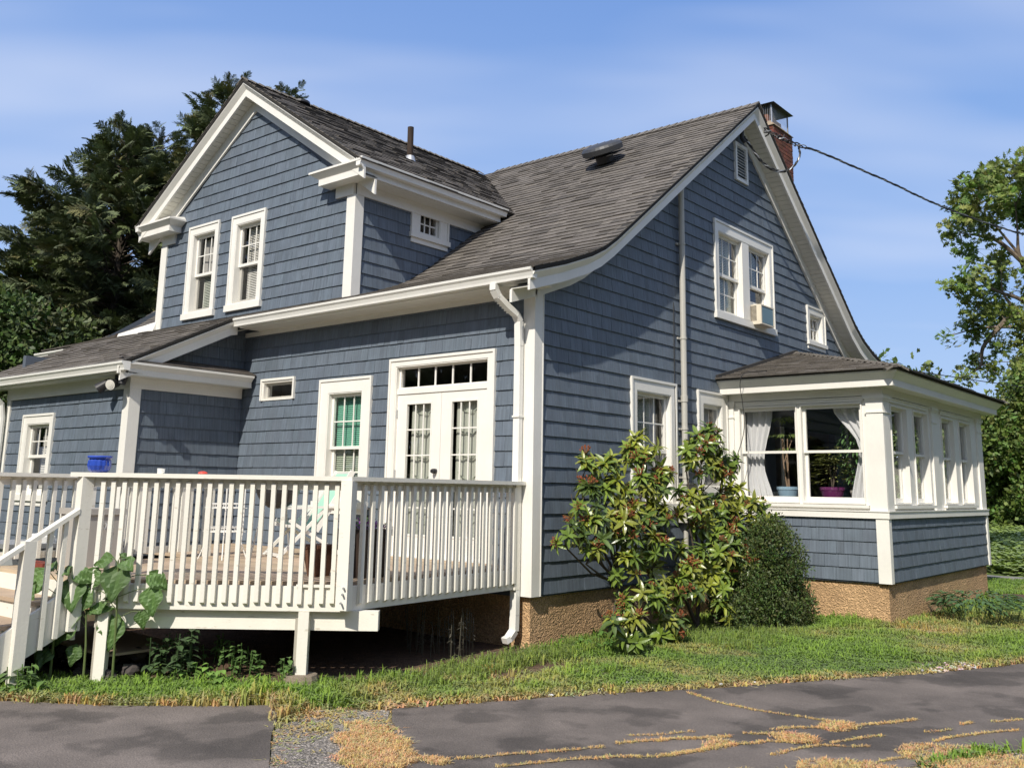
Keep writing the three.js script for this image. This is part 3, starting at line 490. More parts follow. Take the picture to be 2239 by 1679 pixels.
  w = holder('window', house, 'small six-pane window on the side of the cross gable'); { const [p, q, r, s] = OP.side, g = new Geo(); casing(w, FDS, [p, q, r, s - .03], .165, .10, .075); sash(w, FDS, p + .014, q - .014, r + .02, s - .044, -.02, .03, [3, 2, .02]); }

  // French doors with a transom
  w = holder('french_door_frame', house, 'white casing round the French doors and transom'); casing(w, FA, OP.door, .10, .085, 0);
  { const g = new Geo(); fbox(g, FA, -2.186, -.669, 2.262, 2.33, -.10, .004); fbox(g, FA, -2.186, -.669, .285, .308, -.1, .05); g.build('transom_bar', M.white, w); }
  w = holder('transom', house, 'five-pane transom over the French doors'); sash(w, FA, -2.186, -.669, 2.33, 2.601, -.03, .03, [5, 1, .022], [.02, .02]);
  for (const [p, q, k] of [[-2.184, -1.425, 0], [-1.42, -.671, 1]]) {
    w = holder('french_door', house, k ? 'French door leaf nearer the downspout' : 'French door leaf with the round knob');
    const g0 = p + .165, g1 = q - .155, g = new Geo(); fbox(g, FA, p, g0, .31, 2.26, -.055, -.01); fbox(g, FA, g1, q, .31, 2.26, -.055, -.01); fbox(g, FA, g0, g1, 2.145, 2.26, -.055, -.0105); fbox(g, FA, g0, g1, .31, .555, -.055, -.0105); g.build('door_leaf', M.white, w);
    sash(w, FA, g0 - .012, g1 + .012, .545, 2.155, -.004, .024, [3, 5, .016], [.024, .024]);
    curtain(w, FA, g0 + .01, g1 + .02, .5, 2.2, -.1, blindMat(.40, .42, .36), 'lace_curtain', 3, .012); { const v = new Geo(); for (let y = .7; y < 2.1; y += .26) for (let i = 0; i < 10; i++) { const t = i / 10, t2 = (i + 1) / 10, f = (q) => y + .1 * (2 * q - 1) ** 2; v.bar(FA.at(lerp(g0 + .06, g1 - .02, t), f(t), -.082), FA.at(lerp(g0 + .06, g1 - .02, t2), f(t2), -.082), .012, .004); } v.build('lace_trim', blindGrey, w); }
    if (!k) { const h = new Geo(); const o = FA.at(q - .06, 1.315, -.01); h.tube([o, add3(o, [0, 0, 1], .03)], .03, 14); h.tube([add3(o, [0, 0, 1], .03), add3(o, [0, 0, 1], .045), add3(o, [0, 0, 1], .07)], (t) => [.014, .03, .022][Math.round(t * 2)], 14); h.build('door_knob', M.metalDark, w); for (const y of [.6, 1.28, 2.02]) { const n = new Geo(); fbox(n, FA, p - .012, p + .012, y - .05, y + .05, -.012, .004); n.build('hinge', M.metalGrey, w); } }
  }
  // louvred vent high in the gable
  w = holder('gable_vent', house, 'white louvred vent under the peak'); { const s0 = 5.07, s1 = 5.5, y0 = 6.04, y1 = 6.68, g = new Geo(); fbox(g, FB, s0, s0 + .05, y0, y1, 0, .05); fbox(g, FB, s1 - .05, s1, y0, y1, 0, .05); fbox(g, FB, s0 + .05, s1 - .05, y0, y0 + .05, 0, .0495); fbox(g, FB, s0 + .05, s1 - .05, y1 - .05, y1, 0, .0495); g.build('vent_frame', M.vinyl, w);
    for (let k = 0; k < 11; k++) { const y = y0 + .058 + k * .049, l = new Geo(); l.hull8([FB.at(s0 + .05, y, .046), FB.at(s1 - .05, y, .046), FB.at(s1 - .05, y + .032, .012), FB.at(s0 + .05, y + .032, .012), FB.at(s0 + .05, y + .006, .046), FB.at(s1 - .05, y + .006, .046), FB.at(s1 - .05, y + .038, .012), FB.at(s0 + .05, y + .038, .012)]); l.build('louver', M.vinyl, w); }
    const b = new Geo(); fbox(b, FB, s0 + .04, s1 - .04, y0 + .04, y1 - .04, .001, .008); b.build('vent_back', M.dark, w); }
  // low dryer vent
  w = holder('wall_vent', house, 'small dark louvred vent low on the gable wall'); { const g = new Geo(); fbox(g, FB, 1.465, 1.655, .05, .24, .015, .05); g.build('vent_hood', M.metalDark, w); for (let k = 0; k < 5; k++) { const l = new Geo(); fbox(l, FB, 1.48, 1.64, .075 + k * .03, .093 + k * .03, .0505, .064); l.build('louver', M.metalDark, w); } }
  // electric riser and meter
  w = holder('service_conduit', house, 'grey electric riser pipe and meter box on the gable wall'); {
    const g = new Geo(), s = 3.235, P = (q, y, d) => FB.at(q, y, d); g.tube([P(s, 1.2, .075), P(s, 5.32, .075), P(s + .01, 5.42, .075), P(s + .05, 5.48, .08), P(s + .11, 5.52, .085), P(s + .2, 5.58, .09)], .042, 10); g.tube([P(s, .2, .07), P(s, 1.0, .07)], .032, 10); g.build('conduit', M.conduit, w);
    for (const y of [4.55, 3.2, 2.33, 1.95, 1.3]) { const c = new Geo(); c.tube([P(s, y, .075), P(s, y + (y === 2.33 ? .09 : .03), .075)], .05, 10); fbox(c, FB, s - .085, s + .06, y, y + .025, .02, .04); c.build('pipe_clamp', M.conduit, w); }
    const m = new Geo(); fbox(m, FB, 3.09, 3.37, .72, 1.22, .02, .17); fbox(m, FB, 3.075, 3.385, 1.2205, 1.235, .02, .19); fbox(m, FB, 3.12, 3.34, .0, .18, .02, .12); m.build('meter_box', M.conduit, w);
    const e = new Geo(); e.tube([P(3.06, 3.7, .03), P(3.055, 2.5, .03), P(3.065, 1.6, .032), P(3.06, 1.0, .03)], .006, 6); e.build('wire', M.dark, w);
  }
}
{ // chimney behind the ridge
  const w = holder('chimney', house, 'red brick chimney with a cream crown and metal cap'), x0 = -.92, x1 = -.3, z0 = -8.2, z1 = -7.36, y1 = 7.78, r = rng(77);
  const core = new Geo(); core.box(x0 + .012, x1 - .012, 4.6, y1, z0 + .012, z1 - .012); core.build('chimney_core', M.mortar, w);
  const h = .062, gap = .011; for (let k = 0; k < 29; k++) { const y = y1 - (k + 1) * (h + gap) + .004; for (const [lo, hi, face] of [[z0, z1, 'x'], [x0, x1, 'z']]) { let s = lo - (k % 2 ? .1 : 0); while (s < hi - .02) { const a = Math.max(lo, s), b = Math.min(hi, s + .205 - gap); if (b - a > .03) { const g = new Geo(), o = .003 + .007 * r(), c = .7 + .6 * r(), col = [c, c * (.85 + .25 * r()), c * (.8 + .3 * r())]; face === 'x' ? g.box(x1 - .06, x1 - .01 + o, y, y + h, a, b - (b >= hi ? .004 : 0), col) : g.box(a, b - (b >= hi ? .0605 : 0), y, y + h, z1 - .06, z1 - .01 + o, col); g.build('brick', M.brick, w); } s += .205; } } }
  const c = new Geo(); c.hull8([[x0 - .02, y1 + .005, z1 + .02], [x1 + .02, y1 + .005, z1 + .02], [x1 + .02, y1 + .005, z0 - .02], [x0 - .02, y1 + .005, z0 - .02], [x0 + .1, y1 + .14, z1 - .1], [x1 - .1, y1 + .14, z1 - .1], [x1 - .1, y1 + .14, z0 + .1], [x0 + .1, y1 + .14, z0 + .1]]); c.build('chimney_crown', M.crown, w);
  const f = new Geo(); f.box(x0 + .16, x1 - .16, y1 + .13, y1 + .29, z1 - .42, z1 - .13); f.box(x0 + .16, x1 - .16, y1 + .13, y1 + .27, z0 + .13, z1 - .47); f.build('flue', M.clayFlue, w);
  const cap = new Geo(), q = .03, yt = 8.22; cap.hull8([[x0 - q, yt, z1 + q], [x1 + q, yt, z1 + q], [x1 + q, yt, z0 - q], [x0 - q, yt, z0 - q], [x0 + .1, yt + .07, z1 - .14], [x1 - .1, yt + .07, z1 - .14], [x1 - .1, yt + .07, z0 + .14], [x0 + .1, yt + .07, z0 + .14]]); cap.build('chimney_cap', M.metalDark, w);
  const p = new Geo(); for (const [x, z] of [[x0 + .06, z1 - .06], [x1 - .06, z1 - .06], [x1 - .06, z0 + .06], [x0 + .06, z0 + .06]]) p.bar([x, y1 + .08, z], [x, yt, z], .022, .022); for (let z = z0 + .1; z < z1 - .08; z += .035) p.bar([x1 - .06, y1 + .1, z], [x1 - .06, yt, z], .003, .003); for (let x = x0 + .1; x < x1 - .08; x += .035) p.bar([x, y1 + .1, z1 - .06], [x, yt, z1 - .06], .004, .004); p.build('spark_screen', M.metalGrey, w);
}
{ // things that pierce the roof
  let g = new Geo(); g.tube([[-3.9, 6.05, -1.68], [-3.9, 6.76, -1.67]], .05, 12); let w = holder('vent_pipe', house, 'rusty plumbing vent pipe on the cross gable roof'); g.build('pipe', M.rust, w);
  g = new Geo(); g.tube([[-3.9, 6.02, -1.68], [-3.9, 6.28, -1.68]], (t) => .14 - .075 * t, 12); g.build('flashing', M.metalGrey, w);
  w = holder('roof_fan', house, 'round grey attic fan vent near the main ridge'); const o = [-1.78, 6.5, -4.02], up = unit([0, 1, .55]);
  g = new Geo(); const at = (q) => add3(o, up, q); g.tube([at(-.1), at(.07)], .15, 22); g.build('fan_throat', M.metalDark, w);
  g = new Geo(); g.tube([at(.06), at(.07), at(.15), at(.19), at(.215), at(.225)], (t) => [.30, .34, .345, .31, .22, .03][Math.round(t * 5)], 28); g.build('fan_cap', std({ color: lin(.055, .057, .06), roughness: .5, metalness: .3 }), w);
  g = new Geo(); g.bar(add3(at(.02), [1, 0, 0], -.28), add3(at(.02), [1, 0, 0], .28), .5, .012, undefined, up); g.build('fan_flashing', M.roofEdge, w);
  w = holder('ridge_vent', house, 'dark round vent behind the cross gable ridge'); g = new Geo(); g.lathe([-5.28, 6.98, -.55], [[.07, -.2], [.07, .14], [.15, .145], [.145, .18], [.08, .2], [0, .205]], 20); g.build('vent_cap', M.metalDark, w);
  // boxed flashing on the low roof beside the cross gable
  w = holder('roof_box', house, 'white boxed trim lying on the roof beside the cross gable'); g = new Geo(); const A = [[-7.74, 3.55], [-8.95, 3.47]]; g.hull8([[A[1][0], A[1][1], .26], [A[0][0], A[0][1], .26], [A[0][0], A[0][1] + .05, -.15], [A[1][0], A[1][1] + .05, -.15], [A[1][0], A[1][1] + .16, .2], [A[0][0], A[0][1] + .17, .2], [A[0][0], A[0][1] + .24, -.15], [A[1][0], A[1][1] + .22, -.15]]); g.build('box_cover', M.white, w);
  g = new Geo(); for (let k = 0; k < 4; k++) g.box(-9.02, -8.951, 3.48 + k * .04, 3.515 + k * .04, -.12, .24 - k * .01); g.build('box_end', M.rust, w);
}

// ---------------------------------------------------------------- sunroom
{
  const yb = .815, fr = (F, s0, s1, ops, name, lab) => { // white wall between belt and eave with its openings
    const m = backing(name, F, [[s0, .86], [s1, .86], [s1, 2.62], [s0, 2.62]], ops, M.white, .13); m.userData.label = lab;
  };
  fr(FS, 0.0, XS - .001, [OP.sunA, OP.sunB], 'sunroom_front', 'white window wall of the sunroom facing the drive');
  fr(FSS, -ZS + .131, -ZS2, [OP.sideA, OP.sideB, OP.sideC, OP.sideD], 'sunroom_side', 'white window wall of the sunroom facing the lawn');
  const g = new Geo(); // belt course, water table boards
  fbox(g, FS, .0, XS + .05, yb, .90, .001, .05); fbox(g, FS, .0, XS + .06, .9005, .915, .001, .062); fbox(g, FSS, -ZS, -ZS2 + .05, yb, .90, .001, .0495); fbox(g, FSS, -ZS, -ZS2 + .06, .9005, .9145, .001, .0615); g.build('belt_board', M.white, house);
  const c = new Geo(); fbox(c, FS, XS - .135, XS + .034, -.012, yb - .001, .0, .034); fbox(c, FSS, -ZS, -ZS + .07, -.0115, yb - .001, 0, .0335); fbox(c, FSS, -ZS2 - .07, -ZS2 + .034, -.012, yb - .001, 0, .034); c.build('corner_board', M.white, house);
  const pil = (F, s0, s1) => { const p = new Geo(); fbox(p, F, s0, s1, .915, 2.37, .001, .032); fbox(p, F, s0 - .014, s1 + .014, 2.205, 2.228, .0325, .046); fbox(p, F, s0 - .012, s1 + .012, 2.37, 2.395, .001, .046); fbox(p, F, s0 - .03, s1 + .03, 2.395, 2.44, .001, .064); p.build('pilaster', M.white, house); };
  pil(FS, .03, .115); pil(FS, 2.065, XS + .031); pil(FSS, -ZS, -ZS + .24); pil(FSS, 6.80, 7.06); pil(FSS, 9.42, 9.71);
  const sills = new Geo(); for (const [F, s0, s1] of [[FS, .15, 2.03], [FSS, 4.94, 6.70], [FSS, 7.31, 9.09]]) { fbox(sills, F, s0 - .02, s1 + .02, .945, .985, .001, .055); fbox(sills, F, s0, s1, .916, .9445, .001, .02); } sills.build('sill', M.white, house);
  const heads = new Geo(); for (const [F, s0, s1] of [[FS, .15, 2.03], [FSS, 4.94, 6.70], [FSS, 7.31, 9.09]]) { fbox(heads, F, s0, s1, 2.37, 2.41, .001, .026); fbox(heads, F, s0 - .01, s1 + .01, 2.4105, 2.43, .001, .04); } heads.build('head_board', M.white, house);
  const win = (F, o, lab) => { const w = holder('window', house, lab), [a, b, y0, y1] = o, j = new Geo(); fbox(j, F, a - .004, a + .015, y0, y1, -.13, .018); fbox(j, F, b - .015, b + .004, y0, y1, -.13, .018); fbox(j, F, a + .015, b - .015, y1 - .02, y1 + .004, -.13, .0175); fbox(j, F, a + .015, b - .015, y0 - .004, y0 + .02, -.13, .0175); j.build('jamb', M.white, w);
    sash(w, F, a + .015, b - .015, 1.685, y1 - .02, -.05, .042, null, [.036, .045]); sash(w, F, a + .015, b - .015, y0 + .02, 1.722, -.088, .042, null, [.062, .036]); };
  win(FS, OP.sunA, 'sunroom front window nearer the house wall'); win(FS, OP.sunB, 'sunroom front window at the corner post');
  ['first sunroom side window from the corner post', 'second sunroom side window from the corner post', 'third sunroom side window from the corner post', 'last sunroom side window'].forEach((l, i) => win(FSS, OP[['sideA', 'sideB', 'sideC', 'sideD'][i]], l));
  { const w = holder('inside_window_trim', house, 'window trim on the wall inside the sunroom'), F = FB; const q = new Geo(); fbox(q, F, 5.6, 5.7, 1.15, 2.2, .001, .03); fbox(q, F, 6.5, 6.6, 1.15, 2.2, .001, .03); fbox(q, F, 5.55, 6.65, 1.08, 1.149, .001, .05); q.build('casing', M.white, w); }
  // eave: frieze, soffit, band, cove, then the hipped roof
  const e = new Geo(), D = .33; e.box(.001, XS + .045, 2.44, 2.538, ZS + .001, ZS + .045); e.box(XS + .001, XS + .045, 2.44, 2.538, ZS2, ZS + .0005); e.build('frieze_board', M.white, house);
  const so = new Geo(); so.box(.0, XS + D - .09, 2.54, 2.552, ZS - .1, ZS + D - .09); so.box(XS - .1, XS + D - .09, 2.54, 2.5515, ZS2 - D + .09, ZS - .101); so.box(0, XS - .101, 2.54, 2.5515, ZS2 - D + .09, ZS2 + .1); so.build('soffit', M.soffit, house);
  const band = new Geo(), prof = [[D - .08, 2.538], [D - .08, 2.622], [D, 2.715], [D, 2.735], [D - .12, 2.735], [D - .12, 2.538]];
  const cornerPath = [[0, 0], [1, 0], [1, 1], [0, 1]]; // house wall, near corner, far corner, house wall
  band.sweep(cornerPath, prof, (p, q) => [p[0] ? XS + q[0] : 0, q[1], p[1] ? ZS2 - q[0] : ZS + q[0]]); band.build('fascia', M.white, house, 'white moulded eave of the sunroom');
  const ap = [0.0, 3.49, (ZS + ZS2) / 2], E = D + .03, ye = 2.762, c1 = [XS + E, ye, ZS + E], c0 = [0, ye, ZS + E], c2 = [XS + E, ye, ZS2 - E], c3 = [0, ye, ZS2 - E], lower = (p) => [p[0], p[1] - .026, p[2]];
  const rd = new Geo(); for (const [a, b] of [[c0, c1], [c1, c2], [c2, c3]]) { rd.tri(lower(a), lower(b), lower(ap)); rd.tri(a.map((x, i) => x - (i === 1 ? .004 : 0)), b.map((x, i) => x - (i === 1 ? .004 : 0)), ap.map((x, i) => x - (i === 1 ? .004 : 0))); rd.quad(lower(a), lower(b), b, a); } rd.build('roof_deck', M.roofEdge, house);
  const half = ap[2], rise = ap[1] - ye, run1 = c0[2] - half, run2 = XS + E, L1 = Math.hypot(run1, rise), L2 = Math.hypot(run2, rise), t = new Geo();
  roofTabs(t, [[half, ap[1]], [c0[2] + .01, ye]], (u, h, y) => [u, y, h], (d) => [0.005, (XS + E) * (1 - d / L1) + .01], 41);
  roofTabs(t, [[0, ap[1]], [XS + E + .01, ye]], (u, h, y) => [h, y, u], (d) => { const k = 1 - d / L2; return [half - (half - c2[2]) * k, half + run1 * k]; }, 42);
  roofTabs(t, [[half, ap[1]], [c2[2] - .01, ye]], (u, h, y) => [u, y, h], (d) => [0.005, (XS + E) * (1 - d / L1)], 43);
  stuff(t.build('sunroom_roof', M.roof, house, 'low hipped shingle roof over the sunroom'));
  caps([c1, ap], .5, 44); caps([c2, ap], .5, 45);
  const fl = new Geo(); fl.bar([.03, ye + .02, c0[2]], [.03, ap[1] + .02, half], .05, .07); fl.bar([.03, ye + .02, c2[2]], [.03, ap[1] + .02, half], .05, .07); fl.build('wall_flashing', M.roofEdge, house);
}
// curtains, table, pots and plants inside the sunroom
function drape(name, label, F, top, mid, bot, y, d, folds) { // top/mid/bot: [s0, s1]; y: [bottom, tie, top]
  const g = new Geo(), n = folds * 6, m = 10, P = (i, j) => { const v = j / m, y0 = v < .5 ? lerp(y[2], y[1], v * 2) : lerp(y[1], y[0], v * 2 - 1), k = v < .5 ? smooth(0, 1, v * 2) : smooth(0, 1, v * 2 - 1), A = v < .5 ? top : mid, B = v < .5 ? mid : bot; return F.at(lerp(lerp(A[0], B[0], k), lerp(A[1], B[1], k), i / n), y0, d + .025 * Math.sin(i / 6 * 6.283)); };
  for (let i = 0; i < n; i++) for (let j = 0; j < m; j++) g.quad(P(i, j), P(i + 1, j), P(i + 1, j + 1), P(i, j + 1));
  const t = thing(name, label, 'curtain', F.at((top[0] + top[1]) / 2, y[0], d), 'curtains in the sunroom'); g.build('curtain_cloth', clothWhite, t);
  const rod = new Geo(); rod.tube([F.at(top[0] - .05, y[2], d), F.at(top[1] + .05, y[2], d)], .01, 6); rod.build('curtain_rod', M.white, t);
}
drape('curtain', 'white curtain tied aside in the sunroom window next to the house wall', FS, [.2, .62], [.2, .46], [.22, .6], [.98, 1.55, 2.36], -.22, 4);
drape('curtain', 'white curtain tied aside at the corner post of the sunroom', FS, [1.5, 2.05], [1.86, 2.05], [1.72, 2.05], [.98, 1.75, 2.36], -.22, 4);
[[5.2, 5.6], [6.2, 6.58], [7.62, 7.98], [8.6, 8.98]].forEach(([a, b], i) => drape('curtain', `white curtain hanging in the ${['first', 'second', 'third', 'last'][i]} side window of the sunroom counted from the corner post`, FSS, [a, b], [a + .08, b], [a + .02, b], [.98, 1.5, 2.34], -.24, 3));

// ---------------------------------------------------------------- deck with stairs
const DH = [-.14, .05], DK = [.05, 2.62], D1 = [-1.72, 4.10], D2 = [-3.45, 4.10], D3 = [-3.45, 1.80];
const deck = thing('deck', 'white painted timber deck with slatted railing and steps in front of the house', 'deck', [-1.7, GY, 2.2]);
{
  const W = M.wornWhite, r = rng(50), tint = () => { const c = .95 + .07 * r(); return [c, c, c * (.98 + .02 * r())]; };
  for (let z = .04, k = 0; z < 4.06; z += .146, k++) { // floor boards
    const z1 = Math.min(4.08, z + .14), edge = (q) => (q <= 2.58 ? lerp(-.18, .0, q / 2.58) : .02 - (q - 2.58) * 1.19) - .03, x1 = Math.min(edge(z), edge(z1)), x0 = z < 1.68 ? XP + .06 : -3.47;
    const c = .82 + .3 * r(), g = new Geo(); g.shift = [r() * 9, r() * 9]; g.hull8([[x0, .262, z1], [edge(z1), .262, z1], [edge(z), .262, z], [x0, .262, z], [x0, .3, z1], [edge(z1), .3, z1], [edge(z), .3, z], [x0, .3, z]], [c, c * (.97 + .04 * r()), c * (.95 + .06 * r())]); g.build('deck_board', M.deck, deck);
  }
  const run = (a, b) => { const l = Math.hypot(b[0] - a[0], b[1] - a[1]), d = [(b[0] - a[0]) / l, 0, (b[1] - a[1]) / l]; return frame([a[0], 0, a[1]], d, [d[2], 0, -d[0]]); };
  const len = (a, b) => Math.hypot(b[0] - a[0], b[1] - a[1]);
  const rail = (a, b, o) => { // o: n balusters, outward sign, ends
    const F0 = run(a, b), F = frame(F0.o, F0.s, F0.n.map((x) => x * o.out)), l = len(a, b);
    let g = new Geo(); fbox(g, F, o.c0 || 0, l + (o.c1 || 0), 1.163, 1.2, -.085, .085, tint()); g.build('rail_cap', W, deck);
    g = new Geo(); fbox(g, F, 0, l, 1.08, 1.162, -.04, -.001, tint()); g.build('top_rail', W, deck);
    if (o.rim) { g = new Geo(); fbox(g, F, 0, l, .062, .268, -.04, 0, tint()); g.build('rim_board', W, deck); } else { g = new Geo(); fbox(g, F, 0, l, .36, .43, -.04, -.001, tint()); g.build('bottom_rail', W, deck); }
    for (let i = 0; i < o.n; i++) { const s = lerp(o.s0, l - o.s1, i / (o.n - 1)) + (r() - .5) * .008, y0 = (o.rim ? .13 : .36) + (r() - .5) * .012, tl = (r() - .5) * .006, c = tint(), w = .0185, P = (q, y, d) => F.at(q, y, d); g = new Geo();
      g.hull8([P(s - w, y0, .0385), P(s + w, y0, .0385), P(s + w, y0 - (o.rim ? .02 : 0), .0015), P(s - w, y0 - (o.rim ? .02 : 0), .0015), P(s - w + tl, 1.13, .0385), P(s + w + tl, 1.13, .0385), P(s + w + tl, 1.14, .0015), P(s - w + tl, 1.14, .0015)], c); g.build('baluster', W, deck); }
  };
  rail(DH, DK, { n: 22, out: 1, rim: 1, s0: .12, s1: .16, c1: .07 });
  rail(DK, D1, { n: 23, out: 1, rim: 1, s0: .11, s1: .17, c1: .1 });
  rail(D2, D3, { n: 21, out: -1, rim: 0, s0: .12, s1: .1, c0: -.05 });
  const post = (x, z, y0, y1, w, turn = 0) => { const g = new Geo(), c = Math.cos(turn) * w / 2, s = Math.sin(turn) * w / 2, col = tint(); g.hull8([[x - c + s, y0, z + c + s], [x + c + s, y0, z + c - s], [x + c - s, y0, z - c - s], [x - c - s, y0, z - c + s], [x - c + s, y1, z + c + s], [x + c + s, y1, z + c - s], [x + c - s, y1, z - c - s], [x - c - s, y1, z - c + s]], col); g.build('post', W, deck); };
  post(.085, 2.665, .085, 1.162, .105, .42); post(D1[0] + .02, D1[1] + .01, -.12, 1.162, .1); post(D2[0] - .05, D2[1] + .01, -.2, 1.2, .1); post(D3[0], D3[1] - .05, .3, 1.162, .09); post(DH[0] - .01, DH[1] + .05, .06, 1.162, .09);
  let g = new Geo(); for (const y of [.15, .22, .27]) g.tube([[.12, y, 2.715 - (y - .2) * .2], [.148, y, 2.745 - (y - .2) * .2]], .009, 8); g.build('bolt', M.metalGrey, deck);
  const FK = run(DK, D1), L = len(DK, D1);
  g = new Geo(); fbox(g, FK, .1, .42, .262, .285, .001, .024, tint()); g.build('rim_trim', W, deck);
  g = new Geo(); fbox(g, FK, -.28, L * .93, -.102, .06, -.17, -.075, tint()); g.build('beam', W, deck);
  g = new Geo(); fbox(g, run(D1, D2), 0, len(D1, D2), .09, .262, -.04, 0, tint()); g.build('rim_board', W, deck);
  for (const f of [.149, .885]) { g = new Geo(); fbox(g, FK, L * f - .045, L * f + .045, f < .5 ? -.452 : -.7, .059, -.072, .012, tint()); g.build('support_post', W, deck); g = new Geo(); fbox(g, FK, L * f + .0455, L * f + .075, f < .5 ? -.45 : -.7, .0, -.07, -.02, [.5, .48, .45]); g.build('support_brace', W, deck); }
  { const c = FK.at(L * .149, 0, -.03); g = new Geo(); g.lathe([c[0], -.62, c[2]], [[.15, 0], [.145, .13], [.135, .168], [0, .17]], 12, [.9, .85, .78]); g.build('concrete_footing', std({ color: lin(.52, .46, .38), map: granule, roughness: .95, vertexColors: true }), deck); }
  for (let k = 0; k < 7; k++) { g = new Geo(); const x = -.35 - k * .42; g.box(x - .02, x + .02, .1, .261, .1, Math.min(2.5 - (x + .35) * .8, 3.95), [.5, .45, .4]); g.build('joist', M.deck, deck); }
  // stairs going down from the stair opening
  const rise = .17, tread = .262;
  for (let k = 0; k < 5; k++) { const y = .3 - k * rise, z = 4.12 + k * tread; g = new Geo(); g.box(D2[0] + .02, D1[0] - .06, y - rise + .0, y - .036, z - .02, z, tint()); g.build('riser', W, deck); if (k) { g = new Geo(); const c = .85 + .2 * r(); g.box(D2[0], D1[0] - .04, y - .034, y, z - tread, z + .025, [c, c * .97, c * .95]); g.build('tread', M.deck, deck); } }
  g = new Geo(); for (const x of [D1[0] - .02]) g.hull8([[x - .02, -.2, 4.1], [x + .02, -.2, 4.1], [x + .02, -.2, 4.06], [x - .02, -.2, 4.06], [x - .02, .262, 4.1], [x + .02, .262, 4.1], [x + .02, .262, 4.06], [x - .02, .262, 4.06]], tint());
  g.build('stair_board', W, deck); for (const x of [D1[0] - .01, D2[0]]) { g = new Geo(); g.hull8([[x - .02, -.62, 5.05], [x + .02, -.62, 5.05], [x + .02, -.12, 4.12], [x - .02, -.12, 4.12], [x - .02, -.45, 5.2], [x + .02, -.45, 5.2], [x + .02, .25, 4.12], [x - .02, .25, 4.12]], tint()); g.build('stringer', W, deck); }
  post(-1.69, 4.54, -.62, .63, .095); post(-3.45, 4.54, -.62, .6, .095);
  for (const x of [-1.69, -3.47]) { const top = (z) => .93 - (z - 4.1) * .66; g = new Geo(); g.hull8([[x - .045, top(5.3) - .04, 5.3], [x + .045, top(5.3) - .04, 5.3], [x + .045, top(4.16) - .04, 4.16], [x - .045, top(4.16) - .04, 4.16], [x - .045, top(5.3), 5.3], [x + .045, top(5.3), 5.3], [x + .045, top(4.16), 4.16], [x - .045, top(4.16), 4.16]], tint()); g.build('handrail', W, deck);
    for (let i = 0; i < 8; i++) { const z = 4.25 + i * .115 + (i > 3 ? .06 : 0); if (Math.abs(z - 4.54) < .07) continue; g = new Geo(); const y0 = top(z) - 1.0; g.hull8([[x - .017, y0, z + .018], [x + .017, y0, z + .018], [x + .017, y0, z - .018], [x - .017, y0, z - .018], [x - .017, top(z) - .03, z + .018], [x + .017, top(z) - .03, z + .018], [x + .017, top(z) - .03, z - .018], [x - .017, top(z) - .03, z - .018]], tint()); g.build('baluster', W, deck); } }
}

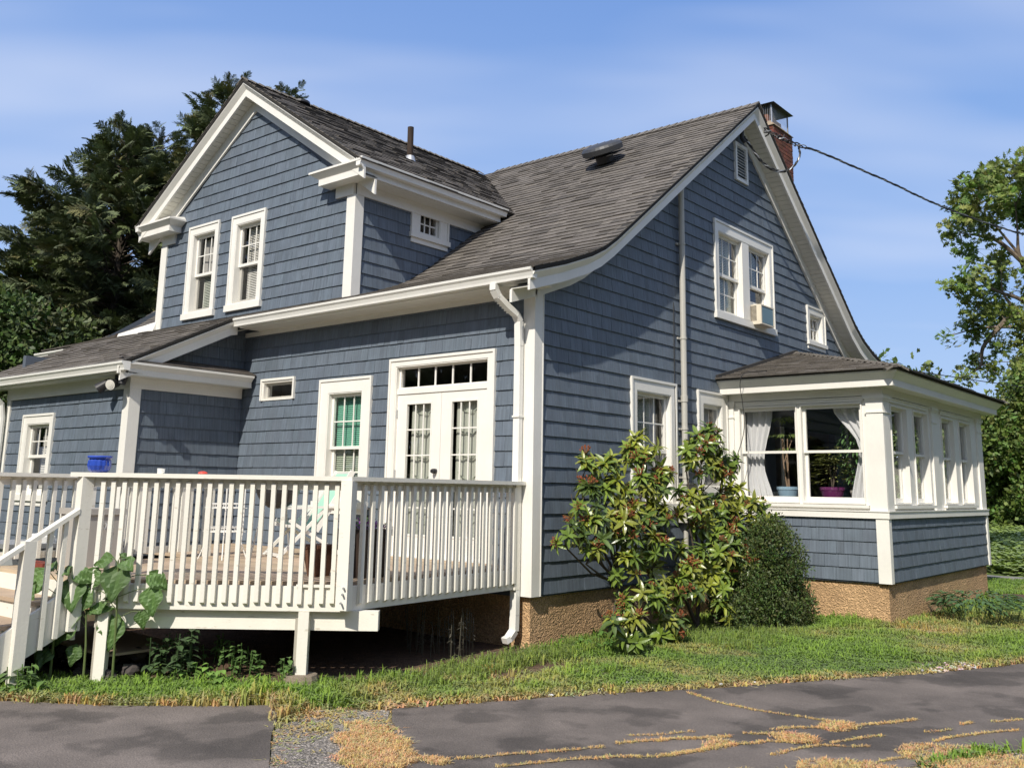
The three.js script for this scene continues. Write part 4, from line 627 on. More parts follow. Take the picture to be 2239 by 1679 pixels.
// ---------------------------------------------------------------- small things on and around the deck
{
  const along = (f, o = 0) => [lerp(DK[0], D1[0], f) + .64 * o, lerp(DK[1], D1[1], f) + .767 * o];
  let [x, z] = along(.955), t = thing('flower_pot', 'glossy cobalt blue ribbed pot standing on the deck rail', 'pot', [x, 1.2, z]), g = new Geo();
  const blue = new THREE.MeshPhysicalMaterial({ color: lin(.03, .075, .42), roughness: .18, clearcoat: .6, clearcoatRoughness: .1 });
  for (let k = 0; k < 28; k++) { const P = (q, a) => { const rr = q[0] * (1 + .03 * Math.cos(14 * a)); return [x + rr * Math.cos(a), 1.2 + q[1], z + rr * Math.sin(a)]; }, prof = [[.06, 0], [.085, .02], [.097, .06], [.093, .1], [.082, .118]]; for (let s = 0; s < 2; s++) { const a = (k + s / 2) / 28 * 6.2832, b = (k + (s + 1) / 2) / 28 * 6.2832; for (let i = 0; i < 4; i++) g.quad(P(prof[i], b), P(prof[i], a), P(prof[i + 1], a), P(prof[i + 1], b)); } }
  g.build('pot_body', blue, t); g = new Geo(); g.lathe([x, 1.2, z], [[.082, .118], [.1, .122], [.106, .135], [.1, .145], [.088, .14], [.08, .1]], 28); g.build('pot_rim', blue, t); g = new Geo(); g.lathe([x, 1.2, z], [[.084, .11], [0, .11]], 20); g.build('soil', M.rust, t);
  [x, z] = along(.72); t = thing('cup', 'small white cup standing on the deck rail', 'cup', [x, 1.2, z]); g = new Geo(); g.lathe([x, 1.2, z], [[0, .001], [.03, .001], [.033, .045], [.029, .045], [.027, .01]], 18); g.build('cup_body', M.vinyl, t); g = new Geo(); g.tube([[x + .03, 1.235, z], [x + .05, 1.23, z], [x + .05, 1.215, z], [x + .03, 1.21, z]], .004, 6); g.build('handle', M.vinyl, t);
  [x, z] = along(.562); t = thing('ball', 'flattened red rubber ball lying on the deck rail', 'ball', [x, 1.2, z]); g = new Geo(); g.lathe([x, 1.2, z], [[.03, 0], [.042, .008], [.036, .018], [.02, .025], [0, .027]], 18); g.build('ball_skin', std({ color: lin(.75, .07, .04), roughness: .4 }), t);

  // folding sling chair by the tall window
  { const c = [-2.75, .3, .85], d = unit([-.35, 0, .94]), s = [d[2], 0, -d[0]], P = (a, y, b) => [c[0] + s[0] * a + d[0] * b, c[1] + y, c[2] + s[2] * a + d[2] * b], wh = M.vinyl, mint = std({ color: lin(.34, .60, .47), roughness: .85, side: THREE.DoubleSide });
    t = thing('folding_chair', 'white framed folding deck chair with mint green sling in front of the tall window', 'chair', c);
    for (const k of [-.29, .29]) { for (const [a, b] of [[P(k, 0, .42), P(k, .56, -.12)], [P(k * .9, .0, -.4), P(k * .9, .42, .3)]]) { g = new Geo(); g.bar(a, b, .03, .035); g.build('leg', wh, t); } g = new Geo(); g.bar(P(k * .94, .3, -.02), P(k * .94, 1.0, -.44), .03, .06); g.build('back_post', wh, t); g = new Geo(); g.bar(P(k * 1.02, .56, .34), P(k * 1.02, .58, -.22), .05, .025); g.build('armrest', wh, t); }
    g = new Geo(); g.bar(P(-.29, .03, .40), P(.29, .03, .40), .03, .03); g.bar(P(-.27, .03, -.38), P(.27, .03, -.38), .03, .03); g.bar(P(-.28, .98, -.43), P(.28, .98, -.43), .03, .03); g.bar(P(-.28, .36, .3), P(.28, .36, .3), .03, .03); g.build('cross_bar', wh, t);
    g = new Geo(); g.bar(P(-.3, .36, .0), P(-.3, .38, .32), .02, .025); g.build('seat_rail', wh, t);
    const pr = [[.365, .31], [.32, .12], [.31, -.03], [.5, -.13], [.78, -.3], [.97, -.415]]; g = new Geo(); for (let i = 0; i < pr.length - 1; i++) g.quad(P(-.23, ...pr[i]), P(.23, ...pr[i]), P(.23, ...pr[i + 1]), P(-.23, ...pr[i + 1])); g.build('sling', mint, t); }
  // wire stand
  { const c = [-2.95, .3, 1.85], wh = M.vinyl; t = thing('wire_plant_stand', 'white wire plant stand with two tiers beside the grill', 'plant stand', c);
    for (const y of [.3, .56]) { g = new Geo(); for (const dy of [0, .045]) { const p = []; for (let k = 0; k <= 20; k++) p.push([c[0] + .2 * Math.cos(k / 20 * 6.283), c[1] + y + dy, c[2] + .2 * Math.sin(k / 20 * 6.283)]); g.tube(p, .005, 5); } for (let k = 0; k < 26; k++) { const a = k / 26 * 6.283; g.bar([c[0] + .2 * Math.cos(a), c[1] + y, c[2] + .2 * Math.sin(a)], [c[0] + .2 * Math.cos(a), c[1] + y + .045, c[2] + .2 * Math.sin(a)], .004, .004); } for (let k = -3; k <= 3; k++) g.bar([c[0] - .19, c[1] + y, c[2] + k * .05], [c[0] + .19, c[1] + y, c[2] + k * .05], .005, .005); g.build('wire_shelf', wh, t); }
    for (let k = 0; k < 4; k++) { const a = k * 1.571 + .6, q = (rr, y) => [c[0] + rr * Math.cos(a), c[1] + y, c[2] + rr * Math.sin(a)]; g = new Geo(); g.tube([q(.26, .0), q(.24, .05), q(.19, .18), q(.2, .3), q(.2, .62), q(.2, .82)], .007, 6); g.build('leg', wh, t); } }
  { const c = [-2.75, .3, 1.3]; t = thing('kettle_grill', 'dark kettle grill standing behind the railing', 'grill', c); g = new Geo(); g.lathe([c[0], c[1] + .55, c[2]], [[0, 0], [.1, .015], [.19, .08], [.245, .18], [.255, .25], [.24, .25], [.22, .18]], 24); g.build('bowl', M.metalDark, t); g = new Geo(); g.lathe([c[0], c[1] + .8, c[2]], [[.258, 0], [.25, .03], [.15, .06], [0, .065]], 24); g.build('lid', M.metalDark, t); for (let k = 0; k < 3; k++) { const a = k * 2.094 + .3; g = new Geo(); g.tube([[c[0] + .15 * Math.cos(a), c[1] + .62, c[2] + .15 * Math.sin(a)], [c[0] + .27 * Math.cos(a), c[1], c[2] + .27 * Math.sin(a)]], .011, 6); g.build('leg', M.metalGrey, t); } }
  // planter with purple flowers by the corner post
  { const c = [-.30, .3, 2.12], br = std({ color: lin(.085, .055, .04), roughness: .8, map: barkTone }); t = thing('planter_box', 'dark brown planter box with purple petunias behind the corner post', 'planter', c); g = new Geo(); g.hull8([[c[0] - .15, .3, c[2] + .15], [c[0] + .15, .3, c[2] + .15], [c[0] + .15, .3, c[2] - .15], [c[0] - .15, .3, c[2] - .15], [c[0] - .18, .73, c[2] + .18], [c[0] + .18, .73, c[2] + .18], [c[0] + .18, .73, c[2] - .18], [c[0] - .18, .73, c[2] - .18]]); g.build('planter', br, t);
    const r = rng(61); g = new Geo(); const l = new Geo(); for (let k = 0; k < 90; k++) { const a = r() * 6.28, q = Math.sqrt(r()) * .19, o = [c[0] + q * Math.cos(a), .73 + .1 * r() * (1.3 - q / .2), c[2] + q * Math.sin(a)], h = k % 3 ? g : l, R = k % 3 ? .026 : .03, up = unit([r() - .5, .6 + r(), r() - .5]), e1 = unit(cross(up, [0, 0, 1])), e2 = cross(up, e1); for (let i = 0; i < 5; i++) { const b0 = i * 1.257, b1 = b0 + .9, p = (b, rr) => add3(add3(add3(o, e1, Math.cos(b) * rr), e2, Math.sin(b) * rr), up, .012); h.tri(o, p(b0, R), p(b1, R)); } }
    g.build('petunia', std({ color: lin(.17, .025, .24), roughness: .7, side: THREE.DoubleSide }), t); l.build('foliage', std({ color: lin(.06, .12, .03), roughness: .7, side: THREE.DoubleSide }), t); }
  { const c = [-.62, .3, 2.38]; t = thing('terracotta_pot', 'square rust brown pot on the deck beside the corner post', 'pot', c); g = new Geo(); g.hull8([[c[0] - .07, .3, c[2] + .07], [c[0] + .07, .3, c[2] + .07], [c[0] + .07, .3, c[2] - .07], [c[0] - .07, .3, c[2] - .07], [c[0] - .11, .55, c[2] + .11], [c[0] + .11, .55, c[2] + .11], [c[0] + .11, .55, c[2] - .11], [c[0] - .11, .55, c[2] - .11]]); g.build('pot_body', std({ color: lin(.22, .10, .055), roughness: .85, map: granule }), t); g = new Geo(); g.box(c[0] - .12, c[0] + .12, .551, .585, c[2] - .12, c[2] + .12); g.build('pot_rim', std({ color: lin(.24, .11, .06), roughness: .85, map: granule }), t); }
  { const c = [-3.02, .3, 3.35], m = std({ color: lin(.36, .34, .31), roughness: .7 }); t = thing('storage_box', 'grey storage box with a metal latch at the stair end of the deck', 'box', c); g = new Geo(); g.box(c[0] - .24, c[0] + .24, .3, .8, c[2] - .2, c[2] + .2); g.build('box_body', m, t); g = new Geo(); g.box(c[0] - .26, c[0] + .26, .801, .86, c[2] - .22, c[2] + .22); g.build('lid', m, t); g = new Geo(); g.tube([[c[0] + .245, .72, c[2] - .02], [c[0] + .265, .7, c[2] - .02], [c[0] + .265, .66, c[2]], [c[0] + .265, .7, c[2] + .02], [c[0] + .245, .72, c[2] + .02]], .006, 6); g.build('latch', M.metalGrey, t); }
  { const c = [-3.05, .3, 3.85]; t = thing('brick_stack', 'two red bricks lying on the deck at the top of the steps', 'bricks', c); for (const [dx, dz] of [[0, 0], [.24, .04]]) { g = new Geo(); g.box(c[0] + dx - .1, c[0] + dx + .1, .3, .362, c[2] + dz - .05, c[2] + dz + .05, [1.2, .7, .7]); g.build('brick', M.brick, t); } }
  { const c = [-4.4, GY, 3.0], m = std({ color: lin(.42, .44, .45), roughness: .5 }); t = thing('garden_cart', 'grey plastic garden cart standing beyond the steps', 'cart', c); g = new Geo(); g.hull8([[c[0] - .3, -.2, c[2] + .5], [c[0] + .3, -.2, c[2] + .5], [c[0] + .3, -.2, c[2] - .5], [c[0] - .3, -.2, c[2] - .5], [c[0] - .42, .42, c[2] + .7], [c[0] + .42, .42, c[2] + .7], [c[0] + .42, .42, c[2] - .7], [c[0] - .42, .42, c[2] - .7]]); g.build('tub', m, t); g = new Geo(); g.box(c[0] - .46, c[0] + .46, .4205, .47, c[2] - .74, c[2] + .74); g.build('tub_rim', M.metalGrey, t);
    for (const k of [-.36, .36]) { g = new Geo(); g.tube([[c[0] + k - .03, -.36, c[2]], [c[0] + k + .03, -.36, c[2]]], .19, 18); g.build('wheel', M.dark, t); } g = new Geo(); g.bar([c[0] - .05, -.3, c[2] + .7], [c[0] + .05, .4, c[2] + .95], .03, .03); g.build('handle', M.metalDark, t); g = new Geo(); g.lathe([c[0] + .2, .47, c[2] + .3], [[.14, 0], [.14, .06], [.1, .09], [0, .1]], 16); g.build('bucket_lid', M.vinyl, t); }
  // floodlight under the low eave
  { const c = [-5.58, 2.50, ZP + .13]; t = thing('floodlight', 'black twin floodlight with a round lens under the low eave', 'floodlight', c); g = new Geo(); g.tube([[c[0], c[1] + .03, c[2]], [c[0], c[1] - .03, c[2]]], .06, 14); g.build('mount', M.metalDark, t);
    for (const [dx, dir] of [[.04, unit([.45, -.28, .85])], [-.22, unit([-.6, -.55, .5])]]) { const o = [c[0] + dx, c[1] - .09, c[2] + .08]; g = new Geo(); g.tube([add3([c[0], c[1] - .03, c[2]], dir, 0), add3(o, dir, -.07)], .014, 8); g.build('arm', M.metalDark, t); g = new Geo(); g.tube([add3(o, dir, -.09), add3(o, dir, -.04), add3(o, dir, .1)], (q) => [.04, .055, .075][Math.round(q * 2)], 18); g.build('lamp_shade', M.metalDark, t); g = new Geo(); for (const [rr, k] of [[.068, .101], [.048, .107], [.026, .112]]) g.tube([add3(o, dir, k - .004), add3(o, dir, k)], rr, 18); g.build('lens', std({ color: lin(.7, .68, .62), roughness: .2 }), t); }
    g = new Geo(); g.tube([[c[0] + .15, c[1] + .0, c[2] + .02], [c[0] + .15, c[1] - .1, c[2] + .04]], .05, 12); g.build('sensor', M.metalDark, t); }
  // air conditioner in the gable window
  { const c = [.1, 3.83, -5.86], cream = std({ color: lin(.72, .66, .55), roughness: .5, map: paintTone }), coil = std({ color: lin(.16, .26, .34), roughness: .45, metalness: .4 }); t = thing('air_conditioner', 'cream window air conditioner sticking out of the gable window', 'air conditioner', c); const x0 = -.08, x1 = .2, y0 = 3.745, y1 = 4.062, z0 = -5.98, z1 = -5.5;
    g = new Geo(); g.box(x0, x1 - .02, y0, y1, z0, z1); g.build('case', cream, t); g = new Geo(); g.box(x1 - .0195, x1, y0 + .001, y0 + .02, z0 + .001, z1 - .001); g.box(x1 - .0195, x1, y1 - .02, y1 - .001, z0 + .001, z1 - .001); g.box(x1 - .0195, x1 - .0005, y0 + .02, y1 - .02, z1 - .03, z1 - .001); g.box(x1 - .0195, x1 - .0005, y0 + .02, y1 - .02, z0 + .001, z0 + .03); g.build('case_rim', cream, t);
    const r = rng(8); g = new Geo(); g.box(x1 - .019, x1 - .012, y0 + .021, y1 - .021, z0 + .031, z1 - .031); g.build('coil', coil, t); g = new Geo(); for (let k = 0; k < 38; k++) g.bar([x1 - .008, y0 + .03, z0 + .035 + k * .0106], [x1 - .008, y1 - .03, z0 + .035 + k * .0106 + (r() - .5) * .006], .003, .006, undefined, [1, 0, 0]); g.build('fin', coil, t);
    for (let k = 0; k < 13; k++) { g = new Geo(); g.box(.0, .12, y0 + .06 + k * .019, y0 + .068 + k * .019, z1 - .002, z1 + .004); g.build('vent_slot', M.rust, t); } }
  // overhead service cable with its drip loop
  { const P = (a) => a.map((q) => [...q]), c = [.40, 6.9, -5.39]; t = thing('service_cable', 'twisted black and silver service cable running from the gable peak to the trees', 'cable', c);
    const pts = [[.40, 6.9, -5.39], [.62, 6.76, -5.75], [.9, 6.70, -6.4], [1.2, 6.60, -7.2], [1.51, 6.5, -8.1], [1.75, 6.42, -9.0], [1.98, 6.37, -9.85], [2.35, 6.33, -11.1], [2.72, 6.34, -12.4], [3.5, 6.5, -15.5]], cv = new THREE.CatmullRomCurve3(pts.map((q) => V(...q))), N = 220, line = cv.getPoints(N).map((q) => [q.x, q.y, q.z]);
    [[M.dark, 0, .011], [M.dark, 2.09, .010], [M.metalGrey, 4.19, .007]].forEach(([m, ph, rr], i) => { g = new Geo(); g.tube(line.map((q, k) => { const a = k * .42 + ph, w = (k < 40 ? .028 : .012); return [q[0] + Math.cos(a) * w * .6, q[1] + Math.sin(a) * w, q[2] + Math.cos(a) * w * .6]; }), rr * (1), 5); g.build('strand', m, t); });
    const loop = new THREE.CatmullRomCurve3([[.12, 6.78, -5.22], [.2, 6.62, -5.3], [.3, 6.4, -5.42], [.42, 6.27, -5.6], [.55, 6.27, -5.8], [.66, 6.40, -5.95], [.72, 6.58, -6.02], [.72, 6.72, -5.98]].map((q) => V(...q))).getPoints(90).map((q) => [q.x, q.y, q.z]);
    [[M.dark, 0], [M.metalGrey, 2.1], [M.dark, 4.2]].forEach(([m, ph], i) => { g = new Geo(); g.tube(loop.map((q, k) => [q[0] + .014 * Math.cos(k * .5 + ph), q[1] + .014 * Math.sin(k * .5 + ph), q[2] + .012 * Math.cos(k * .5 + ph)]), i === 1 ? .009 : .012, 5); g.build('drip_loop', m, t); });
    g = new Geo(); const rd = rng(4); for (let k = 0; k < 9; k++) { const q = add3([.4, 6.88, -5.4], [.34, -.16, -.6], k / 8), e = add3(q, [rd() - .5, rd() - .6, rd() - .5], .16); g.tube([q, add3(q, [0, -.05, .03]), e], .012, 5); } g.build('splice_tape', M.dark, t); g = new Geo(); g.tube([[.10, 6.9, -5.2], [.10, 6.74, -5.2], [.14, 6.68, -5.22]], .035, 8); g.build('weatherhead', M.metalDark, t); }
  { t = thing('phone_wire', 'thin black wire looping over the sunroom roof to the shrub', 'wire', [.6, 2.8, -4.3]); const cv = new THREE.CatmullRomCurve3([[1.25, 3.12, -6.3], [.95, 3.0, -5.4], [.62, 2.87, -4.62], [.46, 2.80, -4.27], [.43, 2.66, -4.22], [.42, 2.4, -4.3], [.42, 2.1, -4.34], [.40, 1.9, -4.32], [.32, 1.6, -4.25], [.2, 1.3, -4.2], [.05, 1.02, -4.1]].map((q) => V(...q))); g = new Geo(); g.tube(cv.getPoints(60).map((q) => [q.x, q.y, q.z]), .0055, 5); g.build('wire_strand', M.dark, t); }
  { t = thing('overhead_wire', 'thin dark wire leading away behind the sunroom roof', 'wire', [1, 3.5, -10.2]); g = new Geo(); g.tube([[.3, 3.62, -9.9], [1.2, 3.46, -11], [2.6, 3.3, -13.5], [6, 3.4, -20]], .009, 5); g.build('wire_strand', M.dark, t); }
  // weathered board on a heap of rubble under the deck
  { const c = [-2.25, GY, 3.45]; t = thing('weathered_board', 'weathered plywood board lying on rubble under the deck', 'board', c); g = new Geo(); g.bar([-1.55, -.335, 3.5], [-3.0, -.30, 3.5], .75, .02); g.build('board', M.deck, t);
    const r = rng(19); g = new Geo(); for (let k = 0; k < 70; k++) { const o = [-3.0 + 1.5 * r(), -.53 + .17 * r(), 3.2 + .68 * r()], e = .05 + .06 * r(); const v = new THREE.IcosahedronGeometry(e, 1), a = v.attributes.position; for (let i = 0; i < a.count; i += 3) { const q = [0, 1, 2].map((j) => { const p = V(a.getX(i + j), a.getY(i + j), a.getZ(i + j)), w = 1 + .5 * (N1(p.x * 40 + k * 7, p.y * 40 + p.z * 31) - .5); return [o[0] + p.x * w, o[1] + p.y * w * .7, o[2] + p.z * w]; }); g.tri(...q); } }
    const m = g.build('rubble', std({ color: lin(.07, .06, .055), roughness: .95 }), null); m.position.set(0, 0, 0); tag(m, 'dark rubble heaped under the weathered board', null, null, 'stuff'); m.name = numbered('rubble'); }
}

// ---------------------------------------------------------------- ground, drive, grass
const inPoly = (P, x, z) => { let c = false; for (let i = 0, j = P.length - 1; i < P.length; j = i++) if ((P[i][1] > z) !== (P[j][1] > z) && x < (P[j][0] - P[i][0]) * (z - P[i][1]) / (P[j][1] - P[i][1]) + P[i][0]) c = !c; return c; };
const edgeDist = (P, x, z, n = P.length) => { let m = 1e9; for (let i = 0; i < n; i++) { const a = P[i], b = P[(i + 1) % P.length], dx = b[0] - a[0], dz = b[1] - a[1], t = clamp(((x - a[0]) * dx + (z - a[1]) * dz) / (dx * dx + dz * dz)); m = Math.min(m, Math.hypot(x - a[0] - dx * t, z - a[1] - dz * t)); } return m; };
const farEdge = [[.93, 2.87], [1.225, 2.35], [1.56, 1.72], [2.0, 1.03], [2.48, .29], [2.95, -.6], [3.53, -1.56], [4.13, -2.88], [5.2, -5.2], [7.2, -9.5], [12, -20]];
const DRIVE = [...farEdge, [16, -19], [10, -7.5], [6.6, -2.1], [4.9, .8], [4.65, 1.2], [4.42, 1.79], [3.82, 2.4], [3.3, 3.2], [2.9, 4.4], [2.45, 4.5], [2.05, 3.95], [1.73, 3.56], [1.45, 3.28], [1.18, 3.13]];
const SLAB = [[-1.42, 4.74], [-.72, 4.28], [-.15, 3.80], [.21, 3.40], [.52, 3.62], [.82, 3.88], [1.53, 4.43], [2.6, 5.3], [5.5, 8.6], [5, 14], [-9, 14], [-8.5, 9.6], [-3.2, 6.1]];
const GRAVEL = [[.40, 3.30], [.93, 2.87], [1.18, 3.13], [1.45, 3.28], [1.73, 3.56], [2.05, 3.95], [2.45, 4.5], [2.9, 4.4], [3.3, 3.2], [3.82, 2.4], [4.42, 1.79], [4.9, .8], [6.6, -2.1], [14, -2], [16, 10], [5.5, 8.6], [2.6, 5.3], [1.53, 4.43], [.82, 3.88]];
const wob = (P, seed, amp = .035) => { const n = makeNoise(seed), out = []; for (let i = 0; i < P.length; i++) { const a = P[i], b = P[(i + 1) % P.length], l = Math.hypot(b[0] - a[0], b[1] - a[1]), k = Math.min(60, Math.max(1, Math.round(l / .07))); for (let j = 0; j < k; j++) { const x = lerp(a[0], b[0], j / k), z = lerp(a[1], b[1], j / k), o = (fbm(n, x * 3 + 50, z * 3 + 50, 4) - .5) * 2 * amp; out.push([x + o * (b[1] - a[1]) / l, z - o * (b[0] - a[0]) / l]); } } return out; };
const underHouse = (x, z) => (x < -.04 && x > -10.7 && z < -.04 && z > -10.5) || (x < XP && x > -9.2 && z < ZP - .05 && z > -.1) || (x >= -.04 && x < XS - .04 && z < ZS - .04 && z > ZS2);
const gn = makeNoise(131);
function groundY(x, z) {
  let y = GY + .03 * (fbm(gn, x * .9 + 40, z * .9 + 40, 4) - .5);
  y += .13 * Math.exp(-(((x + 1.25) / .55) ** 2 + ((z - 2.95) / .3) ** 2));                    // dirt thrown up under the deck
  y += .10 * Math.exp(-(((x - 2.9) / .9) ** 2 + ((z + 9.4) / .8) ** 2));                      // earth mound beyond the sunroom
  if (z < -15) y += Math.min(-15 - z, 45) * .021 + .12 * smooth(-15, -17, z);
  const d = Math.hypot(x - 6, z - 6); if (d > 60) y += (d - 60) * .008;
  if (inPoly(DRIVE, x, z) || inPoly(SLAB, x, z) || inPoly(GRAVEL, x, z)) y = GY - .012;
  return y;
}
const dryAt = (x, z) => { // how straw-dry the turf is
  let d = .4 * smooth(.6, .74, fbm(gn, x * .8 + 9, z * .8 + 5, 4)); const e = edgeDist(farEdge, x, z, farEdge.length - 1); d += 1.0 * smooth(.30, .0, e + .25 * (fbm(gn, x * 2.2, z * 2.2, 3) - .5)); d += .9 * smooth(.2, .0, edgeDist(SLAB, x, z, 5));
  for (const [cx, cz, rx, rz, k] of [[.05, 1.75, .33, .16, 1.2], [.45, 1.75, .2, .14, 1], [.68, 1.37, .24, .14, .9], [1.0, 1.9, .25, .2, .5], [1.74, -3.2, .5, .3, .5], [2.75, -4.6, .55, .5, 1], [3.3, -3.2, .4, .5, .6], [3.4, -6.4, 1, 1.2, .5], [.55, 2.6, .3, .3, .7], [2.4, .0, .4, .3, .5]]) d += k * Math.exp(-(((x - cx) / rx) ** 2 + ((z - cz) / rz) ** 2));
  return clamp(d * .85);
};
const bareAt = (x, z) => { let d = 0; for (const [cx, cz, rx, rz, k] of [[-1.2, 2.9, .6, .35, 1.3], [.5, -2.4, .5, 1.2, 1.1], [.9, -3.9, .8, .5, 1.1], [2.9, -9.4, 1, .8, 1.2], [3.35, -2.2, .35, .6, .7], [2.55, -.7, .25, .4, .6], [-1, .8, 2.4, 1.2, 1.6], [-3, 2, 2.4, 1.6, 1.6], [-2.1, 3.3, .9, .4, 1.2]]) d += k * Math.exp(-(((x - cx) / rx) ** 2 + ((z - cz) / rz) ** 2)); return clamp(d); };
{
  const lines = (a, b, dense0, dense1, step) => { const o = []; for (let v = a; v < b;) { o.push(v); v += v >= dense0 - 1e-6 && v < dense1 ? step : Math.max(step, .1 * Math.min(Math.abs(v - dense0), Math.abs(v - dense1)) + step); } o.push(b); return o; };
  const X = lines(-160, 160, -4, 6, .12), Z = lines(-320, 60, -11, 6, .12), p = [], c = [], uv = [], ix = [];
  for (const z of Z) for (const x of X) {
    const y = groundY(x, z), dry = dryAt(x, z), bare = bareAt(x, z), f = fbm(gn, x * .35, z * .35, 4); p.push(x, y, z); uv.push(x * .5, z * .5);
    let col = [.085 + .03 * f, .125 + .03 * f, .03]; if (z < -12.5) col = [.12 + .06 * f, .20 + .07 * f, .03]; if (z < -15.2) col = [.06, .095, .025];
    col = col.map((v, i) => lerp(v, [.36, .25, .11][i], dry * .85)); col = col.map((v, i) => lerp(v, [.21, .125, .075][i], bare)); c.push(...col);
  }
  for (let j = 0; j < Z.length - 1; j++) for (let i = 0; i < X.length - 1; i++) { const a = j * X.length + i, b = a + 1, d = a + X.length, e = d + 1; ix.push(a, d, b, b, d, e); }
  const g = new THREE.BufferGeometry(); g.setAttribute('position', new THREE.Float32BufferAttribute(p, 3)); g.setAttribute('color', new THREE.Float32BufferAttribute(c, 3)); g.setAttribute('uv', new THREE.Float32BufferAttribute(uv, 2)); g.setIndex(ix); g.computeVertexNormals();
  const soil = tex(1024, (u, v) => { const a = N1(u * 400, v * 400, 400), b = fbm(N2, u * 30, v * 30, 5, 30); return grey(150 + 70 * a + 70 * (b - .5)); }, true), soilB = tex(512, (u, v) => grey(255 * (.5 * N1(u * 200, v * 200, 200) + .5 * fbm(N2, u * 20, v * 20, 5, 20))), false);
  tag(put(new THREE.Mesh(g, std({ vertexColors: true, map: soil, bumpMap: soilB, bumpScale: .02, roughness: 1 })), 'ground'), 'lawn and bare earth round the house', null, null, 'structure');
}
const asphaltMat = (seed, base, crack) => {
  const n = makeNoise(seed), m = tex(1536, (u, v) => { const sp = n(u * 640, v * 640, 640), sp2 = n(u * 900 + 7, v * 900, 900), b = fbm(N2, u * 6, v * 6, 5, 6), pt = smooth(.52, .68, fbm(N3, u * 9, v * 9, 4, 9)), dust = smooth(.5, .8, fbm(N1, u * 4, v * 4, 4, 4)); let k = base * (.84 + .26 * sp + .5 * (b - .5)) * (1 - .2 * pt) + 14 * dust + (sp2 > .965 ? 60 : sp2 < .04 ? -25 : 0); return [k * 1.06, k * .98, k * .92]; }, true);
  const b = tex(1024, (u, v) => grey(255 * (.65 * n(u * 400, v * 400, 400) + .35 * fbm(N2, u * 40, v * 40, 3, 40))), false);
  return std({ map: m, bumpMap: b, bumpScale: .006, roughness: .92 });
};
function sheet(name, P, y, mat, label, t = .02, us = .34) {
  const sh = new THREE.Shape(P.map(([x, z]) => new THREE.Vector2(x, -z))), e = new THREE.ExtrudeGeometry(sh, { depth: t, bevelEnabled: false }); e.rotateX(-Math.PI / 2); e.translate(0, y - t, 0); const q = e.toNonIndexed ? (e.index ? e.toNonIndexed() : e) : e, a = q.attributes.position, uv = new Float32Array(a.count * 2); for (let i = 0; i < a.count; i++) { uv[2 * i] = a.getX(i) * us; uv[2 * i + 1] = a.getZ(i) * us; } q.setAttribute('uv', new THREE.BufferAttribute(uv, 2)); q.deleteAttribute('normal');
  return tag(put(new THREE.Mesh(q, mat), name), label, null, null, 'structure');
}
sheet('gravel_strip', wob(GRAVEL, 202, .03), GY - .004, std({ map: tex(1024, (u, v) => { const a = N1(u * 260, v * 260, 260), b = N2(u * 420, v * 420, 420), c = fbm(N3, u * 8, v * 8, 4, 8); const k = 80 + 120 * a * a + 60 * (b > .8 ? 1 : 0) - 40 * (b < .15 ? 1 : 0) + 50 * (c - .5); return [k * 1.0, k * .95, k * .89]; }, true), bumpMap: tex(512, (u, v) => grey(255 * N1(u * 130, v * 130, 130)), false), bumpScale: .012, roughness: .95 }), 'loose grey gravel between the two asphalt areas', .02, .5);
sheet('driveway', wob(DRIVE, 203), GY + .004, asphaltMat(61, 98), 'old dark asphalt drive crossed by grassy cracks', .03);
sheet('parking_pad', wob(SLAB, 204, .02), GY + .006, asphaltMat(62, 100), 'smoother patched asphalt pad beside the steps', .03);
sheet('field_path', [[-6, -14.0], [16, -12.6], [16, -12.95], [-6, -14.5]], GY + .06, std({ color: lin(.42, .41, .38), roughness: .9, map: granule }), 'pale path at the far side of the lawn', .1);

// blades in tufts; every copy has its own size, lean and colour
function tuftGeo(r, n, spread, wide, bend) {
  const g = new Geo(); for (let i = 0; i < n; i++) { const a = r() * 6.283, q = Math.sqrt(r()) * spread, o = [Math.cos(a) * q, 0, Math.sin(a) * q], h = .55 + .45 * r(), d = r() * 6.283, l = bend * (.3 + r()), w = wide * (.7 + .6 * r()), s = [Math.sin(d) * w, 0, -Math.cos(d) * w], m = [o[0] + Math.cos(d) * l * .35, h * .6, o[2] + Math.sin(d) * l * .35], t = [o[0] + Math.cos(d) * l, h * (1 - .25 * l), o[2] + Math.sin(d) * l]; const a0 = add3(o, s), a1 = add3(o, s, -1), b0 = add3(m, s, .75), b1 = add3(m, s, -.75); g.quad(a0, a1, b1, b0); g.tri(b0, b1, t); } return g.geometry();
}
function gather(name, geo, mat, spots, parent) { // the copies joined into one mesh, for crowns and clipped shrubs
  const P = (geo.index ? geo.toNonIndexed() : geo).attributes, n = P.position.count, p = new Float32Array(n * 3 * spots.length), c = new Float32Array(n * 3 * spots.length), o = new THREE.Object3D(), v = V(0, 0, 0);
  spots.forEach((s, i) => { o.position.set(s[0], s[1], s[2]); if (s[7]) o.quaternion.copy(s[7]); else o.rotation.set(0, s[5], 0); o.scale.set(s[3], s[4], s[3]); o.updateMatrix(); for (let k = 0; k < n; k++) { v.fromBufferAttribute(P.position, k).applyMatrix4(o.matrix); const j = (i * n + k) * 3; p[j] = v.x; p[j + 1] = v.y; p[j + 2] = v.z; c[j] = s[6][0] * (P.color ? P.color.getX(k) : 1); c[j + 1] = s[6][1] * (P.color ? P.color.getY(k) : 1); c[j + 2] = s[6][2] * (P.color ? P.color.getZ(k) : 1); } });
  const g = new THREE.BufferGeometry(); g.setAttribute('position', new THREE.BufferAttribute(p, 3)); g.setAttribute('color', new THREE.BufferAttribute(c, 3)); return put(new THREE.Mesh(g, mat), name, parent);
}
